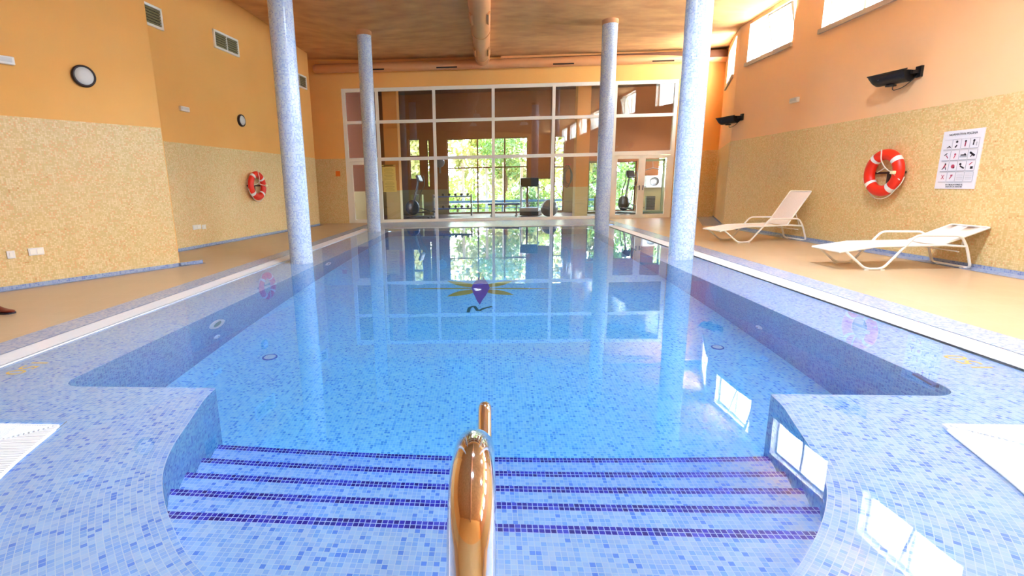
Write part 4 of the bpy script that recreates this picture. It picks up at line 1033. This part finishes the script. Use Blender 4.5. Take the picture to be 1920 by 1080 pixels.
a.build('band', M['black'], t); a = MB(); a.box((-.1, .0, .42), (.2, .05, .04)); a.build('hook_bar', mat('hook_red', srgb(170, 50, 40), .5), t)
def cable_machine(loc, label):
    t = empty('cable_machine', loc, 0, label, 'exercise machine'); a = MB()
    for s in (-.45, .45): a.box((s, 0, 1.05), (.07, .07, 2.1))
    a.box((0, 0, 2.08), (.97, .07, .08)); a.box((0, 0, .04), (1.0, .6, .08)); a.build('frame', mat('machine_olive', srgb(90, 96, 60), .5), t)
    b = MB()
    for k in range(10): b.box((0, 0, .15 + k * .055), (.34, .16, .045))
    b.build('weight_stack', M['black'], t); c = MB(); c.tube([(-.3, -.1, 1.7), (0, -.12, 1.78), (.3, -.1, 1.7)], .016, 8); c.tube([(0, -.1, 1.78), (0, 0, 2.05)], .006, 6); c.build('pull_bar', M['grey'], t)
cable_machine((4.55, 21.1, 0), 'dark weight machine seen through the left glass door'); cable_machine((6.5, 20.6, 0), 'dark weight machine seen through the right glass door')
t = empty('smoke_detector', (-4.25, 18.6, 1.75), 0, 'small yellow lamp glimpsed through the left glass door', 'lamp'); a = MB(); a.lathe([(.001, -.07), (.05, -.05), (.07, 0), (.05, .06), (.001, .08)], n=16); a.build('shade', mat('lamp_yellow', srgb(236, 200, 110), .5), t); a = MB(); a.tube([(0, 0, .07), (0, 0, 3.35)], .006, 6); a.build('cord', M['dark'], t); t.name = 'pendant_lamp'

# ================================================================== garden
struct((lambda m: (m.face([(-60, 22.3, -.06), (60, 22.3, -.06), (60, 90, -.06), (-60, 90, -.06)]), m.build('lawn', M['lawn']))[1])(MB()))
struct((lambda m: (m.face([(7.6, -40, -.3), (60, -40, -.3), (60, 22.3, -.3), (7.6, 22.3, -.3)]), m.face([(-60, -60, -.3), (60, -60, -.3), (60, -6.4, -.3), (-60, -6.4, -.3)]), m.build('terrace', M['paving']))[2])(MB()))
def foliage(name, loc, size, nleaf, m, label, cat, leaf=.14, trunk=0, group=None):
    t = empty(name, loc, label=label, cat=cat, group=group); mb = MB(); rnd = random.Random(hash(label) & 0xffff if False else int(loc[0] * 31 + loc[1] * 17))
    lumps = [(Vector((rnd.uniform(-.5, .5) * size[0], rnd.uniform(-.5, .5) * size[1], (rnd.random() ** .8) * size[2])), rnd.uniform(.25, .45) * min(size)) for _ in range(26 if cat == 'tree' else 9)]
    for _ in range(nleaf):
        c, r = rnd.choice(lumps); v = Vector((rnd.gauss(0, 1), rnd.gauss(0, 1), rnd.gauss(0, 1))).normalized() * r * rnd.uniform(.7, 1.05); p = c + v + Vector((0, 0, trunk))
        a = Vector((rnd.gauss(0, 1), rnd.gauss(0, 1), rnd.gauss(0, 1))).normalized(); b = a.orthogonal().normalized(); l = leaf * rnd.uniform(.6, 1.3)
        if p.z < 0: continue
        mb.face([p, p + a * l * .5 + b * l * .28, p + a * l, p + a * l * .5 - b * l * .28])
    o = mb.build('foliage', m, t)
    s = MB(); h = trunk + size[2] * .4
    s.tube([(0, 0, -.1), (.05, .02, h * .5), (0, 0, h)], [.07 + .02 * trunk, .05 + .015 * trunk, .02], 8)
    for k in range(4): a = k * 1.7; s.tube([(0, 0, h * .6), (math.cos(a) * size[0] * .3, math.sin(a) * size[1] * .3, h * .6 + size[2] * .35)], [.03, .012], 6)
    s.build('stem', M['bark'], t)
foliage('bush', (-1.6, 25, 0), (2.4, 1.6, 1.6), 2600, M['leaf1'], 'bright green bush at the left of the garden window', 'bush', .12)
foliage('bush', (.2, 24.4, 0), (1.6, 1.2, .7), 1800, M['leaf1'], 'low bright bush in the middle of the garden window', 'bush', .1)
foliage('bush', (1.9, 24.6, 0), (1.8, 1.2, 1.0), 2000, M['leaf2'], 'leafy bush at the right of the garden window', 'bush', .12)
foliage('bush', (3.7, 25.2, 0), (2.0, 1.4, 1.8), 2400, M['leaf1'], 'bush behind the narrow right garden window', 'bush', .12)
foliage('bush', (5.9, 25.5, 0), (2.6, 1.6, 1.7), 2600, M['leaf2'], 'dark bush beyond the double glass doors', 'bush', .13)
foliage('bush', (-4.2, 26, 0), (2.2, 1.6, 1.5), 1800, M['leaf1'], 'bush behind the small left garden window', 'bush', .12)
rf = MB(); rf.box((0, 20, 10.2), (17.6, 5.0, 7.6)); struct(rf.build('shade_block', M['plaster']))  # added unseen block that keeps the sun off the garden trees
rf = MB(); rf.box((11.5, 3, 3.7), (8.6, 24, .3)); struct(rf.build('bounce_roof', M['white']))  # added white roof outside, bounces sun up through the clerestory windows
rf = MB(); rf.box((12, 16.5, 3.7), (8.0, 3.0, .3)); struct(rf.build('bounce_roof', M['white']))  # second slab of the added sun-bouncing roof
foliage('tree', (-5.5, 31, 0), (6, 3, 6), 5200, M['leaf3'], 'pale leafed tree behind the small left garden window', 'tree', .42, .6)
foliage('tree', (-1.0, 32, 0), (5.5, 3, 6), 5200, M['leaf3'], 'pale leafed tree beyond the bushes in the left half of the big window', 'tree', .42, .6)
foliage('tree', (3.5, 32.5, 0), (5.5, 3, 6), 5200, M['leaf3'], 'pale leafed tree beyond the bushes in the right half of the big window', 'tree', .42, .6)
foliage('tree', (8.5, 31.5, 0), (6, 3, 6), 5200, M['leaf2'], 'dark tree beyond the double glass doors', 'tree', .42, .6)
foliage('tree', (.9, 27.6, 0), (2.4, 1.6, 1.8), 2600, M['leaf2'], 'small tree with hanging leaves in the middle window', 'tree', .16, 1.9)
for k, (x, lb) in enumerate(((-1.22, 'white garden post at the left of the big window'), (-.12, 'white garden post left of the window middle'), (.68, 'white garden post right of the window middle'), (1.5, 'white garden post nearest the treadmill'))):
    a = MB(); a.box((0, 0, 1.1), (.12, .12, 2.2)); a.box((0, 0, 2.22), (.18, .18, .06)); a.box((0, 0, .06), (.18, .18, .12)); o = a.build('garden_post', M['white'], loc=(x, 23.3, 0)); tag(o, lb, 'post')
a = MB(); a.box((.6, 23.05, .5), (9, .05, .10)); a.box((.6, 23.05, .2), (9, .05, .04))
for px_ in (-3.8, .6, 5.0): a.box((px_, 23.05, .2), (.05, .05, .62))
o = a.build('garden_railing', mat('railing_blue', srgb(80, 130, 190), .4)); tag(o, 'blue horizontal railing across the garden', 'railing')
